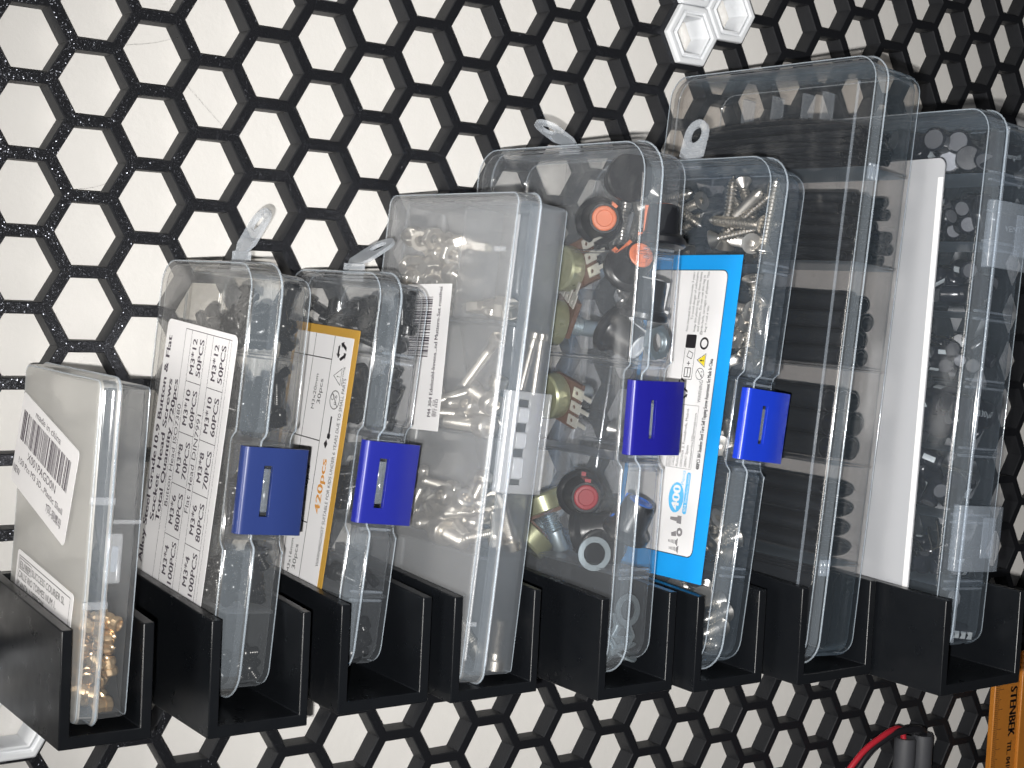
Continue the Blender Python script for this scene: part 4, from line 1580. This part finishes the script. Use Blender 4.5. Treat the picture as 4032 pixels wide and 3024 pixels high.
tubes([(x + (i % 2) * 1.0, v) for i, v in enumerate((177.4, 180.0, 182.6, 185.2, 187.8, 190.2)) for x in (4.2, 7.0, 9.8, 12.6, 15.4, 18.2, 21.0)], 1.3, 1.25, 86, 'highest', 5, 12, (0, 1.2, 2.6, 3.8), 6)


# box 8: electrolytic capacitors
def cap_parts(r, H):
    def mk():
        bm = bmesh.new()
        lathe(bm, [(r * 0.72, 0.0), (r - 0.3, 0.0), (r, 0.3), (r, 1.4), (r - 0.35, 1.8), (r, 2.3), (r, H - 0.5), (r - 0.4, H), (r * 0.8, H)], 28)
        body = finish(bm, 'sleeve', 'sleeve', 35)
        bm = bmesh.new()
        lathe(bm, [(r * 0.8 - 0.05, H - 0.2), (r * 0.8 - 0.05, H + 0.05), (r * 0.3, H + 0.02)], 24)
        top = finish(bm, 'can_end', 'can_top', 35)
        bm = bmesh.new()
        q = r + 0.06
        for k in range(4):
            a0, a1 = math.radians(-18 + 9 * k), math.radians(-18 + 9 * (k + 1))
            vs = [bm.verts.new((q * math.cos(a), q * math.sin(a), z)) for a, z in ((a0, H * 0.3), (a1, H * 0.3), (a1, H * 0.8), (a0, H * 0.8))]
            bm.faces.new(vs)
        stripe = finish(bm, 'stripe', 'white_mark', 35, recalc=False)
        lead_ = []
        for s in (-1, 1):
            bm = bmesh.new()
            sweep(bm, catmull([(s * r * 0.5, 0, 0.2), (s * r * 0.5, 0.2, -3), (s * r * 0.5 + s * 0.6, 0.4, -7), (s * r * 0.5 + 0.3, 1.0 * s, -11 - s)], 4), 0.26, 6)
            lead_.append(finish(bm, 'lead', 'lead', 40))
        return body, top, stripe, lead_
    return cached(('capacitor', r, H), mk)


cn = ('lowest', 'second lowest', 'third lowest', 'fourth lowest', 'fourth highest', 'third highest', 'second highest', 'highest')
for c in range(8):
    v0, v1 = (3.2, 24.2) if c == 0 else (24.5 * c + 2.2, min(24.5 * c + 23.4, 191))
    r, H = ((2.5, 7), (2.5, 7), (3.2, 9), (4.5, 12), (2.6, 8), (3.2, 9), (3.2, 9), (4.5, 13))[c]
    got = []
    for i, (p, d) in enumerate(pile((2.6, 29.2, 4.4, 44, v0, v1), (3, 22, 16, 9, 20, 16, 16, 9)[c], H / 2, r, 160 + c, 1.0, flat=0.4, prev=got)):
        body, top, stripe, ld = cap_parts(r, H)
        thing('capacitor', 'black capacitor without visible leads in the %s compartment of the right-hand box' % cn[c], 'capacitor', 'leadless capacitors in the %s compartment' % cn[c],
              at(8, p - d * (H / 2), d, i * 1.7), [('sleeve', body), ('can_end', top), ('stripe', stripe)])
    for i, (p, d) in enumerate(pile((3, 28.5, 5.0, 62, v0, v1), (2, 12, 9, 6, 14, 9, 9, 6)[c], H / 2 + 5.5, r * 0.8, 100 + c, 1.0, flat=0.5, prev=got)):
        body, top, stripe, ld = cap_parts(r, H)
        thing('capacitor', 'black capacitor with wire leads in the %s compartment of the right-hand box' % cn[c], 'capacitor', 'capacitors in the %s compartment' % cn[c],
              at(8, p - d * (H / 2 - 5.5), d, i * 1.3), [('sleeve', body), ('can_end', top), ('stripe', stripe), ('lead', ld[0]), ('lead', ld[1])])
body, top, stripe, ld = cap_parts(5.0, 15)
big = thing('capacitor', 'black capacitor printed 330 microfarad pressed against the front, right-hand box', 'capacitor', None, at(8, (12.2, 8.6, 87.3), (1, 0, -0.05), 0), [('sleeve', body), ('can_end', top)])
bm = bmesh.new()
put_text(bm, '330\u00b5F', 0, 0, 2.2, 8.5)
for v in bm.verts:
    v.co = Vector((-v.co.y + 1.0, -5.08, v.co.x + 3.5))
link('lettering', finish(bm, 'lettering', 'white_mark', recalc=False), big)
body, top, stripe, ld = cap_parts(5.0, 16)
for pos, spin, s in (((11.5, 8.5, 179.5), 0.0, 'chengx\u00ae'), ((17.0, 9.0, 155.0), 0.2, 'VENT')):
    q = thing('capacitor', 'black capacitor lettered %s lying at the front of the right-hand box' % ('chengx' if s[0] == 'c' else 'VENT'), 'capacitor', None, at(8, pos, (1, 0, 0.04), spin), [('sleeve', body), ('can_end', top)])
    bm = bmesh.new()
    put_text(bm, s, 0, 0, 2.0, 9.5)
    for v in bm.verts:
        v.co = Vector((-v.co.y + 1.0, -5.08, v.co.x + 3.0))
    link('lettering', finish(bm, 'lettering', 'white_mark', recalc=False), q)
q = thing('capacitor', 'small black capacitor with a white stripe at the bottom of the right-hand box', 'capacitor', None, at(8, (13.6, 7.6, 7.4), (1, 0, -0.1), 0), [('sleeve', cap_parts(4.0, 12)[0]), ('can_end', cap_parts(4.0, 12)[1])])
bm = bmesh.new()
for a0 in (0.5, 4.2, 8.0):
    flat_poly(bm, [(a0, -1.3), (a0 + 3.2, -1.3), (a0 + 3.2, 1.3), (a0, 1.3), (a0 + 1.0, 0)], 0)
for v in bm.verts:
    v.co = Vector((-v.co.y, -4.1, v.co.x + 1.5))
link('stripe', finish(bm, 'stripe', 'white_mark', recalc=False), q)
link('washer', washer(3.0, 1.2, 1.4, 'rib_frost'), None, 'small translucent plastic ring low in the right-hand box', 'washer', mw=at(8, (14.2, 3.9, 20.0), (0.1, -1, 0)))

# ------------------------------------------------------------------ ruler and test leads at the lower right
root = link('folding_ruler', None, None, 'orange yellow folding ruler with black lettering at the lower right corner', 'ruler')
root.location = Vector((489, -12, -330)) * MM
for x0, x1, y0, y1, nm in ((-11, 8.0, 0, 3.2, 'ruler_blade'), (8.2, 27, -1.5, 1.8, 'ruler_blade')):
    o = link(nm, box_mesh(nm, (x0, x1, y0, y1, 0, 92), 'ruler'), root)
    bevel(o, 0.5, 2)
bm2 = bmesh.new()
for i in range(86):
    z = 4 + i * 1.0
    l = 6.2 if i % 10 == 0 else (4.6 if i % 5 == 0 else 3.0)
    flat_poly(bm2, [(-10.6, z), (-10.6 + l, z), (-10.6 + l, z + 0.22), (-10.6, z + 0.22)], 0)
for v in bm2.verts:
    v.co = Vector((v.co.x, -0.06, v.co.y))
link('ruler_marks', finish(bm2, 'ruler_marks', 'ink', recalc=False), root)
bm2 = bmesh.new()
for s, zt, h, wd in (('STENBEK', 74.5, 5.2, 25), ('TEL.', 47.0, 3.2, 6.5), ('04101/', 39.0, 3.2, 10.0)):
    b3 = bmesh.new()
    put_text(b3, s, 0, 0, h, wd, bold=0.06)
    me = bpy.data.meshes.new('tmp')
    b3.to_mesh(me)
    b3.free()
    n0 = len(bm2.verts)
    vs = [bm2.verts.new((v.co.y + 1.2, -0.06, zt - v.co.x)) for v in me.vertices]
    for p in me.polygons:
        bm2.faces.new([vs[i] for i in p.vertices])
    bpy.data.meshes.remove(me)
link('lettering', finish(bm2, 'lettering', 'ink', recalc=False), root)

root = link('test_leads', None, None, 'red and black wires ending in two grey sleeves at the lower right', 'wires')
root.location = Vector((410, -15, -300)) * MM
OX = Vector((410, -15, -300))
for nm, mat, pts, r in (('red_wire', 'red_wire', [(352, -12, -318), (366, -14, -288), (378, -16, -272.5), (391, -17, -265.4), (401, -16, -263.6), (407.6, -14, -266), (408.8, -14.5, -271), (409, -15, -280)], 1.4),
                        ('black_wire', 'black_wire', [(358, -12, -320), (371, -14, -290), (383, -15.5, -273.5), (395, -17, -266.2), (406, -18, -264.4), (416, -17.5, -265.6), (421, -15.5, -269), (421.5, -15, -280)], 1.75)):
    bm = bmesh.new()
    sweep(bm, [Vector(p) - OX for p in catmull(pts, 7)], r, 12)
    link(nm, finish(bm, nm, mat), root)
for x in (409.2, 421.2):
    bm = bmesh.new()
    lathe(bm, [(3.2, -3), (4.4, -2.6), (5.0, -4), (5.1, -20), (5.0, -60)], 28, loc=Vector((x, -15, -266.6)) - OX)
    link('sleeve', finish(bm, 'sleeve', 'grey_sleeve'), root)
